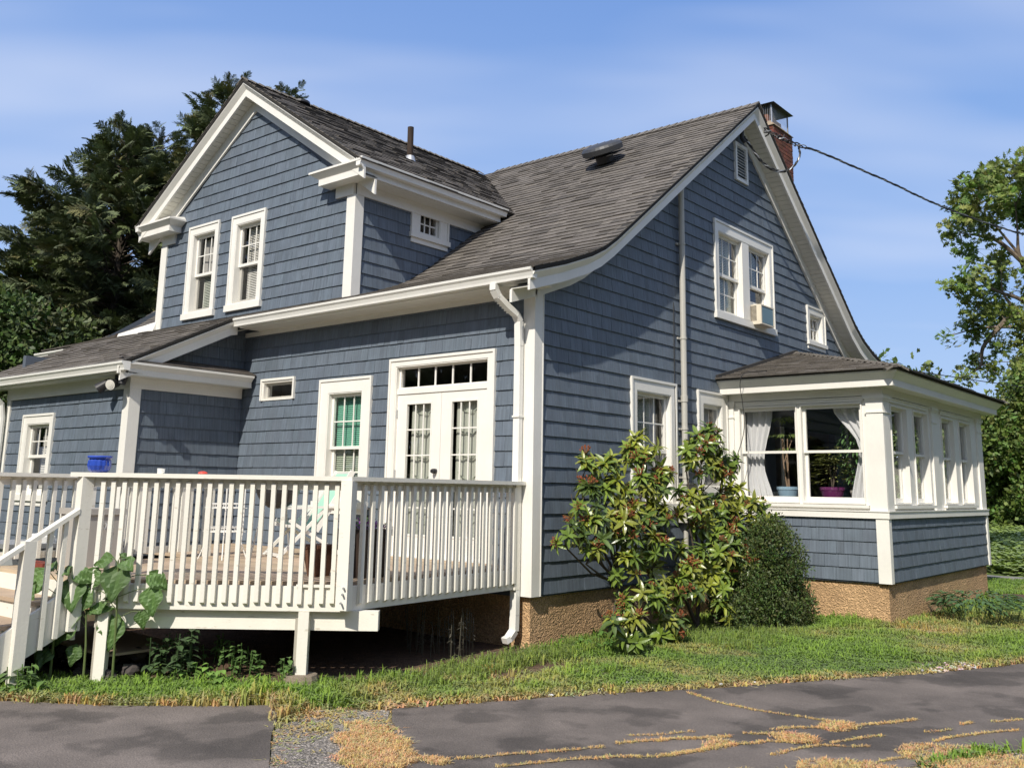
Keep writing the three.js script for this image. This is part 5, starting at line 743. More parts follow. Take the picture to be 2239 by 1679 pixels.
function scatter(name, geo, mat, spots, label, kind = 'stuff', parent = null) {
  if (parent) return gather(name, geo, mat, spots, parent); // spots: [x, y, z, scale xz, scale y, turn, color]
  const m = new THREE.InstancedMesh(geo, mat, spots.length), o = new THREE.Object3D(), c = new THREE.Color();
  spots.forEach((s, i) => { o.position.set(s[0], s[1], s[2]); if (s[7]) o.quaternion.copy(s[7]); else o.rotation.set(0, s[5], 0); o.scale.set(s[3], s[4], s[3]); o.updateMatrix(); m.setMatrixAt(i, o.matrix); m.setColorAt(i, c.setRGB(...s[6])); });
  if (parent) { put(m, name, parent, label); if (kind) m.userData.kind = kind; return m; }
  return tag(put(m, numbered(name)), label, null, null, kind);
}
const bladeMat = new THREE.MeshPhysicalMaterial({ color: 0xffffff, roughness: .85, transmission: .3, thickness: 0, side: THREE.DoubleSide });
{
  const r = rng(700), spots = [], tall = [], cracks = [], G = (d, k) => { const f = r(); let c = [.115 + .085 * f, .215 + .11 * f, .014 + .012 * f].map((v) => v * k); c = c.map((v, i) => lerp(v, [.60, .41, .17][i] * (.75 + .4 * r()), clamp(d * (.6 + .7 * r())))); return c; };
  for (let i = 0; i < 150000; i++) {
    const x = -3.6 + 9.6 * r(), z = -13.5 + 18.8 * r(); if (inPoly(DRIVE, x, z) || inPoly(SLAB, x, z) || underHouse(x, z)) continue;
    const dist = Math.hypot(x - 6.5, z - 8.2); if (r() > clamp(1.35 - dist / 17, .28, 1)) continue;
    const gr = inPoly(GRAVEL, x, z), bare = bareAt(x, z), dry = dryAt(x, z), under = x < .12 && z < 2.6 + (x < .05 ? (.05 - x) * .836 : 0); if (under && r() < clamp(1.2 - .0 * z)) { const front = 2.62 + (.05 - x) * .836; if (z < front - .35 || r() < .75) continue; }
    if (gr) { const d = edgeDist(GRAVEL, x, z, 7); if (r() > .5 * smooth(.3, .02, d) + .35 * smooth(.52, .66, fbm(gn, x * 2.3, z * 2.3, 3)) + .012) continue; }
    if (r() < bare * .97) continue; if (dry > .7 && r() < .45) continue;
    const lush = fbm(gn, x * 1.7 + 30, z * 1.7 + 8, 3), wall = Math.min(x > 0 && z > ZS ? x : 9, Math.abs(z - ZS) < 2 && x < XS && z > ZS ? z - ZS : 9), h = (.045 + .06 * lush * lush * 2.2) * (1 - .45 * dry) * (gr ? .5 : 1) + .05 * smooth(.9, .1, wall) + (x < .6 && z > 2.2 ? .035 : 0);
    spots.push([x, groundY(x, z) - .006, z, .05 + .035 * r(), h * (.7 + .7 * r()), r() * 6.28, G(Math.max(dry, gr ? .75 : 0), (.8 + .5 * lush) * (x < .5 && z > 2 ? 1.15 : 1))]);
  }
  scatter('grass', tuftGeo(rng(71), 9, 1, .1, 1.1), bladeMat, spots, 'patchy mown grass between the house and the drive');
  for (let i = 0; i < 900; i++) { const f = r(), x = f < .5 ? .15 + .5 * r() : .3 + 1.6 * r(), z = f < .5 ? 2.3 - 3.6 * r() : -1.4 - 1.8 * r(); if (underHouse(x, z) || inPoly(DRIVE, x, z)) continue; tall.push([x, groundY(x, z) - .01, z, .05 + .03 * r(), .12 + .14 * r(), r() * 6.28, G(.1, .95)]); }
  for (let i = 0; i < 260; i++) { const x = 1.6 + 1.5 * r(), z = -4.5 - 1.6 * r(); tall.push([x, groundY(x, z) - .01, z, .07, .1 + .12 * r(), r() * 6.28, G(.6, 1.1)]); }
  scatter('tall_grass', tuftGeo(rng(72), 7, .9, .06, 1.6), bladeMat, tall, 'taller unmown grass along the foundation');
  // straw growing from the cracks of the drive
  const K = [[[2.06, 3.75], [2.12, 3.61], [2.29, 3.66]], [[2.23, 3.57], [2.44, 3.22], [2.67, 2.88], [2.77, 2.67]], [[2.54, 3.5], [2.72, 3.19], [2.94, 2.83], [3.17, 2.6], [3.36, 2.05]], [[2.78, 2.55], [3.03, 2.15], [3.28, 1.88]], [[2.73, 2.31], [2.89, 2.13], [3.0, 1.88]], [[2.32, .77], [2.66, .93], [3.1, .98], [3.5, .94], [3.74, .96]], [[3.4, 1.47], [3.55, 1.24], [3.69, 1.14], [3.94, .7], [4.1, .41]], [[3.31, 1.71], [3.5, 1.57], [3.76, 1.57], [3.51, 1.82], [3.35, 2.12], [3.14, 2.63]], [[2.95, 2.31], [3.08, 2.08], [3.28, 1.86]], [[3.68, 2.08], [3.81, 1.69], [4.1, 1.45]], [[3.84, 1.55], [4.05, 1.09]], [[4.36, .38], [4.43, .21]], [[4.53, .08], [4.69, -.14]], [[4.25, .78], [4.39, .56]], [[4.36, 1.02], [4.59, .49], [4.77, .24]], [[4.1, 2.05], [4.38, 1.55]]];
  const wide = [.9, .7, .9, 1, .4, .5, 1.2, 1.2, .5, .5, .5, .5, .6, .4, .6, .8], rib = new Geo(), cn = makeNoise(9);
  K.forEach((k, q) => { const c = new THREE.CatmullRomCurve3(k.map(([x, z]) => V(x, 0, z))), L = c.getLength(), n = Math.round(L / .02), P = c.getSpacedPoints(n).map((p) => [p.x + .05 * (fbm(cn, p.x * 9, p.z * 9, 4) - .5), p.z + .05 * (fbm(cn, p.x * 9 + 50, p.z * 9, 4) - .5)]);
    for (let i = 0; i < n; i++) { const a = P[i], b = P[i + 1], l = Math.hypot(b[0] - a[0], b[1] - a[1]), nx = (b[1] - a[1]) / l, nz = -(b[0] - a[0]) / l, t = (i) => wide[q] * (.004 + .011 * fbm(cn, i * .13 + q * 11, 3, 3)) * Math.min(1, i / 6, (n - i) / 6), w0 = t(i), w1 = t(i + 1); rib.quad([a[0] - nx * w0, GY + .009, a[1] - nz * w0], [a[0] + nx * w0, GY + .009, a[1] + nz * w0], [b[0] + nx * w1, GY + .009, b[1] + nz * w1], [b[0] - nx * w1, GY + .009, b[1] - nz * w1]);
      const m = wide[q] * 2.2; for (let j = 0; j < m; j++) if (r() < .8) cracks.push([a[0] + (r() - .5) * .035 * wide[q], GY + .006, a[1] + (r() - .5) * .035 * wide[q], .013 + .014 * r(), .008 + .014 * r(), r() * 6.28, [.66 + .14 * r(), .46 + .1 * r(), .19].map((v) => v * (.8 + .3 * r()))]); } });
  for (const [cx, cz, rx, rz, n] of [[3.72, 1.05, .12, .16, 120], [3.62, 1.6, .16, .12, 150], [3.3, 2.1, .1, .14, 40], [2.18, 3.66, .1, .06, 60], [4.75, 1.35, .5, .35, 700], [4.3, 2.15, .4, .3, 500], [3.9, 2.75, .3, .3, 200], [1.55, 3.62, .3, .2, 500], [1.85, 3.85, .28, .25, 500], [1.25, 3.4, .2, .12, 120]]) for (let i = 0; i < n; i++) { const a = r() * 6.28, q = Math.sqrt(r()); cracks.push([cx + rx * q * Math.cos(a), GY + .004, cz + rz * q * Math.sin(a), .02 + .02 * r(), .014 + .022 * r(), r() * 6.28, [.68, .47, .2].map((v) => v * (.75 + .4 * r()))]); }
  tag(rib.build('dry_crack', std({ color: lin(.33, .25, .14), roughness: 1 }), null), 'cracks in the drive filled with dry thatch', null, null, 'stuff');
  scatter('dry_grass', tuftGeo(rng(73), 8, 1, .09, 1.5), bladeMat, cracks, 'dry straw-coloured grass growing from the cracks of the drive');
  // far side of the lawn: creeping ground cover on the bank
  const cover = [], lg = new Geo(), q = rng(74); for (let i = 0; i < 14; i++) { const o = [q() - .5, q() * .6, q() - .5], d = q() * 6.28, s = .2, t = [Math.cos(d) * s, (q() - .5) * .15, Math.sin(d) * s], n = [-Math.sin(d) * s * .8, .04, Math.cos(d) * s * .8]; lg.tri(add3(o, t), add3(o, n), add3(o, t, -1)); lg.tri(add3(o, t), add3(o, t, -1), add3(o, n, -1)); }
  for (let i = 0; i < 9000; i++) { const z = -15 - 17 * Math.pow(r(), 1.25), x = -9 + 20 * r(), f = r(); cover.push([x, groundY(x, z), z, .34, .26 + .2 * r(), r() * 6.28, [.13 + .09 * f, .21 + .1 * f, .03]]); }
  scatter('ground_cover', lg.geometry(), bladeMat, cover, 'leafy ground cover on the bank beyond the lawn');
  const pebbles = []; for (let i = 0; i < 70; i++) { const x = .2 + 3.6 * r(), z = 2.6 - 5.5 * r(); if (inPoly(DRIVE, x, z) || edgeDist(farEdge, x, z, 9) > .5) continue; pebbles.push([x, groundY(x, z) + .008, z, .012 + .018 * r(), .008 + .01 * r(), r() * 6.28, grey(.4 + .3 * r())]); }
  for (let i = 0; i < 260; i++) { const x = 3.15 + .7 * r(), z = -2.3 + 1.2 * (r() - .5); if (!inPoly(DRIVE, x, z) && edgeDist(farEdge, x, z, 9) < .3) pebbles.push([x, groundY(x, z) + .006, z, .01 + .02 * r(), .006 + .01 * r(), r() * 6.28, [.6, .55, .5].map((v) => v * (.7 + .5 * r()))]); }
  const ico = new THREE.IcosahedronGeometry(1, 0); scatter('pebbles', ico, std({ color: 0xffffff, roughness: .95 }), pebbles, 'small pale stones strewn along the edge of the drive');
}

// ---------------------------------------------------------------- plants near the house
const leafMat = (rough = .55, trans = .25) => new THREE.MeshPhysicalMaterial({ color: 0xffffff, roughness: rough, transmission: trans, thickness: 0, side: THREE.DoubleSide, vertexColors: true });
const leafWax = std({ color: 0xffffff, roughness: .34, side: THREE.DoubleSide, vertexColors: true }), leafSoft = leafMat(.6, .28);
function blade(g, o, dir, up, L, Wd, col, fold = .25, droop = .2, seg = 5, shape = (t) => Math.sin(Math.PI * Math.pow(t, .8)) ** .8) { // one leaf: a folded, drooping strip
  const s = unit(cross(dir, up)), n = unit(cross(s, dir)); let prev = null;
  for (let i = 0; i <= seg; i++) { const t = i / seg, c = add3(add3(add3(o, dir, L * t), n, -droop * L * t * t), [0, 0, 0]), w = Wd / 2 * (i === 0 ? .12 : i === seg ? .02 : shape(t)), a = add3(add3(c, s, w), n, fold * w), b = add3(add3(c, s, -w), n, fold * w), cur = [a, c, b]; if (prev) { g.quad(prev[0], prev[1], cur[1], cur[0], col); g.quad(prev[1], prev[2], cur[2], cur[1], col.map((x) => x * .93)); } prev = cur; }
}
{ // rhododendron
  const r = rng(801), t = thing('rhododendron', 'large leggy rhododendron with rust brown seed heads against the gable wall', 'shrub', [.75, GY, -1.9]);
  const lobes = [[.4, 1.57, -1.57, .25], [.45, 1.3, -.32, .19], [.45, 1.33, -.77, .19], [.5, 1.01, -.17, .25], [.55, 1.03, -.66, .23], [.55, 1.09, -1.28, .27], [.5, 1.23, -1.87, .22], [.55, .63, .06, .16], [.6, .7, -.33, .23], [.65, .74, -.74, .26], [.6, .78, -1.44, .25], [.65, .48, -1.11, .24], [.6, .44, -.24, .15], [.7, .28, -.7, .21], [.65, .39, -1.5, .22], [.5, 1.66, -2.98, .3], [.5, 1.61, -2.56, .18], [.55, 1.5, -3.5, .2], [.55, 1.3, -2.93, .28], [.6, .98, -2.41, .24], [.6, .78, -2.82, .27], [.65, 1.05, -3.5, .19], [.6, .93, -3.2, .22], [.9, .96, -3.6, .13], [.65, .59, -2.9, .27], [.75, .63, -3.5, .24], [.95, .68, -3.7, .22], [.7, .26, -2.21, .26], [.75, .31, -2.82, .3], [.85, .26, -3.3, .26], [.75, -.01, -2.68, .27], [.75, -.02, -2.0, .23], [.85, -.07, -.83, .26], [.9, -.25, -.27, .15], [1.0, -.33, -.5, .18], [.95, -.36, -1.23, .21], [.8, -.07, -1.39, .22], [.85, -.33, -2.6, .18], [1.02, .68, -3.95, .15]];
  const stem = new Geo(), hubs = [[.62, -.5, -1.2], [.6, -.5, -2.0], [.62, -.5, -2.5]], mids = [[.55, .1, -.9], [.52, .2, -1.6], [.58, .15, -2.1], [.58, .2, -2.7]];
  for (const [i, h] of [[0, 0], [0, 1], [1, 1], [1, 2], [2, 2], [2, 3]]) { const a = hubs[i], b = mids[h]; stem.tube([a, [lerp(a[0], b[0], .5) + .06 * (r() - .5), -.2, lerp(a[2], b[2], .4)], b], (q) => .026 - .008 * q, 7); }
  for (const [x, y, z, R] of lobes) { const m = mids.reduce((p, q) => Math.hypot(q[1] - y, q[2] - z) < Math.hypot(p[1] - y, p[2] - z) ? q : p), c = [x - .05, y - R * .6, z]; stem.tube([m, [lerp(m[0], c[0], .5), lerp(m[1], c[1], .45) - .06 * r(), lerp(m[2], c[2], .55)], c], (q) => .015 - .007 * q, 6); for (let k = 0; k < 3; k++) stem.tube([c, add3(c, unit([r() - .3, r(), r() - .5]), R * .9)], (q) => .007 - .003 * q, 5); }
  stem.build('stem', M.bark, t);
  const whorl = (seed, tone) => { const q = rng(seed), g = new Geo(), n = 11 + Math.floor(q() * 5); for (let i = 0; i < n; i++) { const a = i * 2.4 + q() * .3, up = i / n, el = lerp(-.35, 1.15, up * up) + (q() - .5) * .35, d = [Math.cos(a) * Math.cos(el), Math.sin(el), Math.sin(a) * Math.cos(el)], f = .75 + .5 * q(), col = tone.map((v) => v * f); blade(g, [0, .012 * i / n, 0], d, [0, 1, 0], .115 + .05 * q() - .03 * up, .036 + .012 * q(), col, .35, .15 + .25 * q(), 5); } return g.geometry(); };
  const tones = [[.15, .215, .03], [.115, .175, .028], [.235, .27, .03], [.08, .125, .028], [.18, .20, .03]], variants = []; for (let i = 0; i < 10; i++) variants.push(whorl(820 + i, tones[i % 5]));
  const head = (seed) => { const q = rng(seed), g = new Geo(); for (let i = 0; i < 16; i++) { const d = unit([q() - .5, .25 + q() * .7, q() - .5]), e = add3([0, 0, 0], d, .05 + .03 * q()); g.bar([0, 0, 0], e, .003, .003, [.22, .10, .045]); g.bar(e, add3(e, d, .016), .008, .008, [.20 + .1 * q(), .075, .028]); } return g.geometry(); }, heads = [head(841), head(842), head(843)], headMat = std({ color: 0xffffff, roughness: .9, vertexColors: true });
  const U = new THREE.Vector3(0, 1, 0), sp = [];
  for (const [x, y, z, R] of lobes) { const n = Math.max(4, Math.round(R * R * 190)); for (let k = 0; k < n; k++) { const d = V(.25 + (r() - .42) * 1.4, (r() - .35) * 1.5, (r() - .5) * 1.9 + .12).normalize(), q = R * (.72 + .34 * r()); sp.push([x + d.x * q * .8, y + d.y * q, z + d.z * q, d]); } }
  for (const [x, y, z, d] of sp) {
    if (x < .1 || (x < 2.3 && z < -4.5)) continue; const m = new THREE.Mesh(variants[Math.floor(r() * 10)], leafWax); m.position.set(x - t.position.x, y - t.position.y, z - t.position.z); m.quaternion.setFromUnitVectors(U, d.clone().lerp(V(.1, .9, .25), .45).normalize()); m.rotateY(r() * 6.28); const s = .85 + .45 * r(); m.scale.set(s, s, s); put(m, 'leaf_whorl', t);
    if (r() < .3) { const h = new THREE.Mesh(heads[Math.floor(r() * 3)], headMat); h.position.copy(m.position); h.quaternion.copy(m.quaternion); const k = .9 + .5 * r(); h.scale.set(k, k, k); put(h, 'seed_head', t); }
  }
}
function leafBall(r, n, R, L, Wd, flat) { const g = new Geo(); for (let i = 0; i < n; i++) { const d = unit([r() - .5, r() - .5, r() - .5]), o = d.map((v) => v * R * Math.cbrt(r())), e = unit([d[0] + (r() - .5) * 1.4, d[1] + (r() - .5) * 1.4, d[2] + (r() - .5) * 1.4]), s = unit(cross(e, unit([r() - .5, r() - .5, r() - .5]))), n2 = cross(e, s), f = .8 + .45 * r(), c = [f, f, f * .9], l = L * (.7 + .6 * r()), w = Wd * (.7 + .6 * r()), tip = add3(o, e, l), m = add3(add3(o, e, l * .45), n2, -w * .18), a = add3(add3(o, e, l * .45), s, w / 2), b = add3(add3(o, e, l * .45), s, -w / 2); if (flat) { g.tri(o, a, tip, c); g.tri(o, tip, b, c); } else { g.tri(o, a, m, c); g.tri(o, m, b, c); g.tri(a, tip, m, c); g.tri(m, tip, b, c); } } return g; }
function fillLobes(r, lobes, n, inner = .55) { const w = lobes.map((q) => (q[3] || 1) ** 2), W = w.reduce((a, b) => a + b), out = []; for (let i = 0; i < n; i++) { let k = r() * W, j = 0; while (k > w[j]) k -= w[j++]; const [x, y, z, R, sy = 1] = lobes[j], d = V(r() - .5, r() - .5, r() - .5).normalize(), q = R * (inner + (1.05 - inner) * Math.sqrt(r())) * (.85 + .35 * fbm(N1, d.x * 2 + j * 3.3, d.y * 2 + d.z * 2, 3)); out.push([x + d.x * q, y + d.y * q * sy, z + d.z * q, d]); } return out; }
function leafCrown(name, parent, lobes, n, geo, mat, color, seed, s0, s1, inner, kind = null, keep = null) { const r = rng(seed), Q = new THREE.Quaternion(), E = new THREE.Euler(); return scatter(name, geo, mat, fillLobes(r, lobes, n, inner).filter((p) => !keep || keep(p)).map(([x, y, z, d]) => { const s = lerp(s0, s1, r()), f = .72 + .56 * r(); return [x - parent.position.x, y - parent.position.y, z - parent.position.z, s, s, 0, color(r).map((v) => v * f), new THREE.Quaternion().setFromEuler(new THREE.Euler(r() * 6.28, r() * 6.28, r() * 6.28))]; }), null, kind, parent); }
const foliage = new THREE.MeshPhysicalMaterial({ color: 0xffffff, roughness: .6, transmission: .22, thickness: 0, side: THREE.DoubleSide, vertexColors: true });
{ // clipped dark evergreen beside the rhododendron
  const t = thing('boxwood', 'rounded dark green boxwood in front of the sunroom wall', 'shrub', [1.0, GY, -3.7]), L = [[1.05, .36, -3.6, .42], [1.08, -.1, -3.62, .44], [.95, -.16, -3.2, .38], [.9, .24, -3.35, .38], [1.3, -.36, -3.95, .22], [.95, -.34, -2.8, .28], [1.1, .56, -3.6, .26], [1.12, .1, -3.9, .3]];
  const g = new Geo(), r = rng(860); for (let k = 0; k < 26; k++) { const q = L[k % 7]; g.tube([[1.0 + .1 * (r() - .5), -.6, -3.5 + .3 * (r() - .5)], [lerp(1, q[0], .6), lerp(-.5, q[1], .6), lerp(-3.5, q[2], .5)], add3(q, unit([r() - .5, r() - .3, r() - .5]), q[3] * .8)], (u) => .014 - .01 * u, 5); } g.build('stem', M.bark, t);
  leafCrown('foliage', t, L, 2300, leafBall(rng(861), 16, .075, .034, .017, 1).geometry(), foliage, (r) => [.045 + .035 * r(), .075 + .045 * r(), .02], 862, .8, 1.3, .4, null, (p) => p[2] > ZS + .1 || p[0] > XS + .1);
}
{ // leafy perennial at the sunroom corner
  const r = rng(870), c = [2.93, GY, -6.1], t = thing('perennial', 'low green leafy clump growing beside the sunroom foundation', 'plant', c), g = new Geo(); for (let i = 0; i < 320; i++) { const a = r() * 6.28, q = Math.sqrt(r()) * .5, o = [c[0] + q * Math.cos(a), GY + .02, c[2] + q * Math.sin(a)], h = .16 + .24 * r() * (1.1 - q), f = .7 + .6 * r(), e = add3(o, [Math.cos(a) * .08, h, Math.sin(a) * .08]); blade(g, e, unit([Math.cos(a) + r() - .5, .35, Math.sin(a) + r() - .5]), [0, 1, 0], .14, .05, [.07 * f, .15 * f, .04 * f], .3, .5, 4); if (i % 5 === 0) g.bar(o, e, .006, .006, [.08, .13, .04]); } g.build('foliage', leafSoft, t);
}
// sunflowers in front of the deck: heart leaves on long stalks
function sunflower(label, base, top, leaves, seed) {
  const r = rng(seed), t = thing('sunflower_plant', label, 'sunflower', base, 'young sunflower plants before the deck'), g = new Geo(), mid = [lerp(base[0], top[0], .5) + .02, lerp(base[1], top[1], .5), lerp(base[2], top[2], .5)], stemAt = (y) => { const k = clamp((y - base[1]) / (top[1] - base[1])); return [lerp(base[0], top[0], k), y, lerp(base[2], top[2], k)]; };
  g.tube([base, mid, top], (q) => .012 - .006 * q, 8, [.16, .22, .07]); g.build('stem', leafSoft, t);
  const heart = (u) => Math.max(0, Math.sin(Math.PI * Math.pow(u, .55)) ** .75) * (1 + .08 * Math.sin(u * 40));
  leaves.forEach(([x, y, z, L0, yaw, pitch]) => { const L = L0 * 1.12, o = [x, y, z], s = stemAt(clamp(y - .04, base[1], top[1])), h = new Geo(), d = unit([Math.cos(yaw) * Math.cos(pitch), Math.sin(pitch), Math.sin(yaw) * Math.cos(pitch)]), f = .8 + .4 * r(), a = add3(o, d, -L * .2), up = unit([.5 + .3 * r(), .8, .75]), s1 = unit(cross(d, up)), n = unit(cross(s1, d)), N = 8, wd = L * .88; h.tube([s, [lerp(s[0], a[0], .6), lerp(s[1], a[1], .5) + .03, lerp(s[2], a[2], .6)], a], .0035, 5, [.14, .2, .06]);
    let prev = null; for (let i = 0; i <= N; i++) { const u = i / N, w = wd / 2 * (i ? heart(u) : .25), row = []; for (let j = -3; j <= 3; j++) { const v = j / 3, back = (Math.abs(v) > .3 && u < .12) ? -.1 * L * Math.abs(v) : 0; row.push(add3(add3(add3(a, d, L * u + back), s1, w * v), n, -.35 * L * u * u + .16 * w * Math.abs(v) + .012 * Math.sin(u * 9 + v * 5) - (j === 0 ? .006 : 0))); } if (prev) for (let j = 0; j < 6; j++) { const k = f * (j === 2 || j === 3 ? 1.06 : .96); h.quad(prev[j], prev[j + 1], row[j + 1], row[j], [.095 * k, .18 * k, .045 * k]); } prev = row; } h.build('leaf', leafSoft, t); });
}
{
  const F = .9; // leaves mostly face the sun and the drive
  sunflower('taller sunflower plant with big drooping leaves before the deck support', [-1.48, GY, 3.82], [-1.36, .47, 3.93], [[-1.36, .36, 3.93, .25, .9, -.95], [-1.30, .46, 3.9, .15, .2, -.2], [-1.42, .47, 3.99, .15, 2.4, -.1], [-1.36, .5, 3.88, .13, 4.4, .2], [-1.15, .33, 3.72, .17, 5.6, -.5], [-1.15, .2, 3.72, .2, .6, -1.1], [-1.53, .35, 4.02, .18, 2.5, -.9], [-1.6, .18, 4.05, .2, 2.2, -1.0], [-1.46, .25, 3.9, .16, 1.9, -.6], [-1.47, -.06, 3.87, .24, 1.0, -1.15], [-1.24, .02, 3.74, .13, .4, -1.2], [-1.5, .1, 3.95, .16, 2.8, -.5]], 901);
  sunflower('dark stemmed sunflower plant beside the stair newel', [-1.86, GY, 4.17], [-1.76, .37, 4.24], [[-1.9, .32, 4.32, .24, 2.3, -.8], [-1.74, .38, 4.2, .14, .4, .1], [-1.69, .26, 4.14, .24, .6, -.95], [-1.8, .39, 4.28, .15, 3.0, .2], [-1.65, .35, 4.12, .16, 5.7, -.3], [-1.9, .02, 4.24, .27, 1.6, -1.1], [-1.88, -.12, 4.2, .2, 2.4, -1.2], [-1.95, .22, 4.36, .2, 2.6, -1.0], [-1.86, -.3, 4.22, .17, 1.1, -.6], [-1.76, .12, 4.16, .15, 5.0, -.4]], 902);
  sunflower('thin sunflower seedling between the two larger ones', [-1.66, GY, 3.98], [-1.63, .05, 4.03], [[-1.69, .0, 4.09, .22, 2.5, -.35], [-1.56, .08, 3.99, .17, 5.8, .15], [-1.73, -.05, 4.11, .25, 2.1, -.85], [-1.6, .03, 4.0, .16, 4.2, .1], [-1.7, -.28, 4.05, .15, 1.6, -1.1]], 903);
}
{ // weeds in the shade of the deck and along the grass edge
  const r = rng(910), plant = (label, spots, L, wd, col, h) => { const t = thing('weed', label, 'weed', [spots[0][0], GY, spots[0][1]]), g = new Geo(), st = new Geo(); for (const [x, z, hh, n] of spots) { const y0 = groundY(x, z), top = [x + .06 * (r() - .5), y0 + hh, z + .06 * (r() - .5)]; st.bar([x, y0 - .02, z], top, .006, .006, col); for (let i = 0; i < n; i++) { const k = .25 + .75 * r(), a = r() * 6.28, o = [lerp(x, top[0], k), y0 + hh * k, lerp(z, top[2], k)], f = .7 + .6 * r(); blade(g, o, unit([Math.cos(a), .3 - .5 * r(), Math.sin(a)]), [0, 1, 0], L * (.7 + .6 * r()), wd, col.map((v) => v * f), .2, .35, 4); } } st.build('stem', leafSoft, t); g.build('foliage', leafSoft, t); };
  const many = (n, x, z, rx, rz, h, k) => Array.from({ length: n }, () => [x + (r() - .5) * rx, z + (r() - .5) * rz, h * (.5 + .7 * r()), k]);
  plant('bright green clover-like weeds at the foundation corner of the gable wall', many(26, .42, -.75, .5, .9, .14, 8), .06, .045, [.12, .26, .04], .1);
  plant('leafy weeds in front of the deck footing', many(22, -.75, 3.0, 1.0, .3, .22, 9), .055, .045, [.11, .21, .045], .2);
  plant('heart leaved vine seedlings along the grass under the deck', many(16, -1.0, 3.35, .9, .2, .14, 6), .06, .055, [.17, .31, .05], .2);
  plant('shaded leafy weeds beside the sunflower stems', many(16, -1.2, 3.45, .35, .25, .4, 10), .075, .06, [.06, .115, .035], .3);
  plant('dark seedy weeds standing at the foundation under the deck', many(34, -.55, .85, .9, .5, .4, 12), .04, .014, [.13, .12, .085], .4);
  plant('low weeds at the foot of the newel post', many(10, -1.55, 4.5, .3, .3, .2, 6), .09, .05, [.13, .24, .045], .2);
}
{ // house plants in the sunroom
  const pot = (name, label, c, R, h, mat, group) => { const t = thing(name, label, 'potted plant', c, group), g = new Geo(); g.lathe(c, [[0, 0], [R * .66, 0], [R * .72, h * .05], [R * .8, h * .45], [R * .95, h * .8], [R, h * .84], [R, h], [R * .9, h], [R * .88, h * .9], [0, h * .9]], 24); g.build('pot', mat, t); return t; };
  const tb = thing('plant_table', 'low dark table under the sunroom windows carrying the pots', 'table', [1.1, .3, -5.1]), g0 = new Geo(); g0.box(.2, 2.05, .93, .96, -5.35, -4.92); g0.build('tabletop', M.room, tb); for (const x of [.25, 2.0]) { const l = new Geo(); l.box(x - .03, x + .03, .3, .929, -5.3, -4.97); l.build('leg', M.room, tb); }
  const r = rng(930); let c = [.72, .96, -5.08], t = pot('cypress_pot', 'feathery cypress in a pale blue glazed pot behind the sunroom window', c, .16, .26, new THREE.MeshPhysicalMaterial({ color: lin(.24, .36, .46), roughness: .2, clearcoat: .5 })), g = new Geo(); for (let k = 0; k < 5; k++) g.tube([[c[0] + .06 * (r() - .5), c[1] + .2, c[2] + .06 * (r() - .5)], [c[0] + .1 * (r() - .5), c[1] + .6, c[2] + .08 * (r() - .5)], [c[0] + .16 * (r() - .5), c[1] + .95, c[2] + .1 * (r() - .5)]], .007, 6); g.build('stem', std({ color: lin(.25, .17, .11), roughness: .9 }), t);
  g = new Geo(); for (const [y, R, n] of [[.78, .18, 60], [.98, .34, 150], [1.22, .38, 150]]) for (let k = 0; k < n; k++) { const a = r() * 6.28, q = R * Math.sqrt(r()), o = [c[0] + q * Math.cos(a), c[1] + y + .05 * (1 - q / R) + .02 * r(), c[2] + q * Math.sin(a) * .5], f = .6 + .8 * r(); blade(g, o, unit([Math.cos(a), -.12 + .3 * (r() - .5), Math.sin(a) * .6]), [0, 1, 0], .1, .018, [.17 * f, .25 * f, .05 * f], .1, .3, 3); } g.build('foliage', leafSoft, t);
  c = [1.38, .96, -5.08]; t = pot('croton_pot', 'bushy plant in a purple pot behind the sunroom window', c, .17, .26, new THREE.MeshPhysicalMaterial({ color: lin(.11, .016, .085), roughness: .35, clearcoat: .3 })); g = new Geo(); for (let k = 0; k < 170; k++) { const a = r() * 6.28, e = r() * 1.5, q = .12 + .2 * r(), o = [c[0] + q * Math.cos(a) * Math.cos(e), c[1] + .3 + (q + .1) * Math.sin(e) * 1.3, c[2] + .5 * q * Math.sin(a) * Math.cos(e)], f = .6 + .8 * r(); blade(g, o, unit([Math.cos(a), .3, Math.sin(a)]), [0, 1, 0], .13, .03, [.22 * f, .25 * f, .05 * f], .3, .4, 4); } g.build('foliage', leafSoft, t); g = new Geo(); for (let k = 0; k < 6; k++) g.tube([[c[0], c[1] + .2, c[2]], [c[0] + .2 * (r() - .5), c[1] + .55, c[2] + .1 * (r() - .5)]], .007, 5); g.build('stem', M.bark, t);
  c = [1.74, .96, -5.16]; t = pot('fig_pot', 'tall weeping fig in a grey pot beside the corner curtain', c, .13, .22, M.conduit); g = new Geo(); g.tube([[c[0], c[1] + .2, c[2]], [c[0] + .03, c[1] + .7, c[2]], [c[0] - .02, c[1] + 1.2, c[2]]], .012, 6); g.build('stem', M.bark, t); g = new Geo(); for (let k = 0; k < 260; k++) { const h = .35 + 1.0 * r(), a = r() * 6.28, q = (.08 + .2 * Math.sin(h * 2.3)) * Math.sqrt(r()), o = [c[0] - .04 + q * Math.cos(a), c[1] + h, c[2] + q * Math.sin(a) * .6], f = .6 + .8 * r(); blade(g, o, unit([Math.cos(a), -.6, Math.sin(a)]), [0, 1, 0], .085, .03, [.10 * f, .22 * f, .06 * f], .3, .3, 4); } g.build('foliage', leafSoft, t);
}

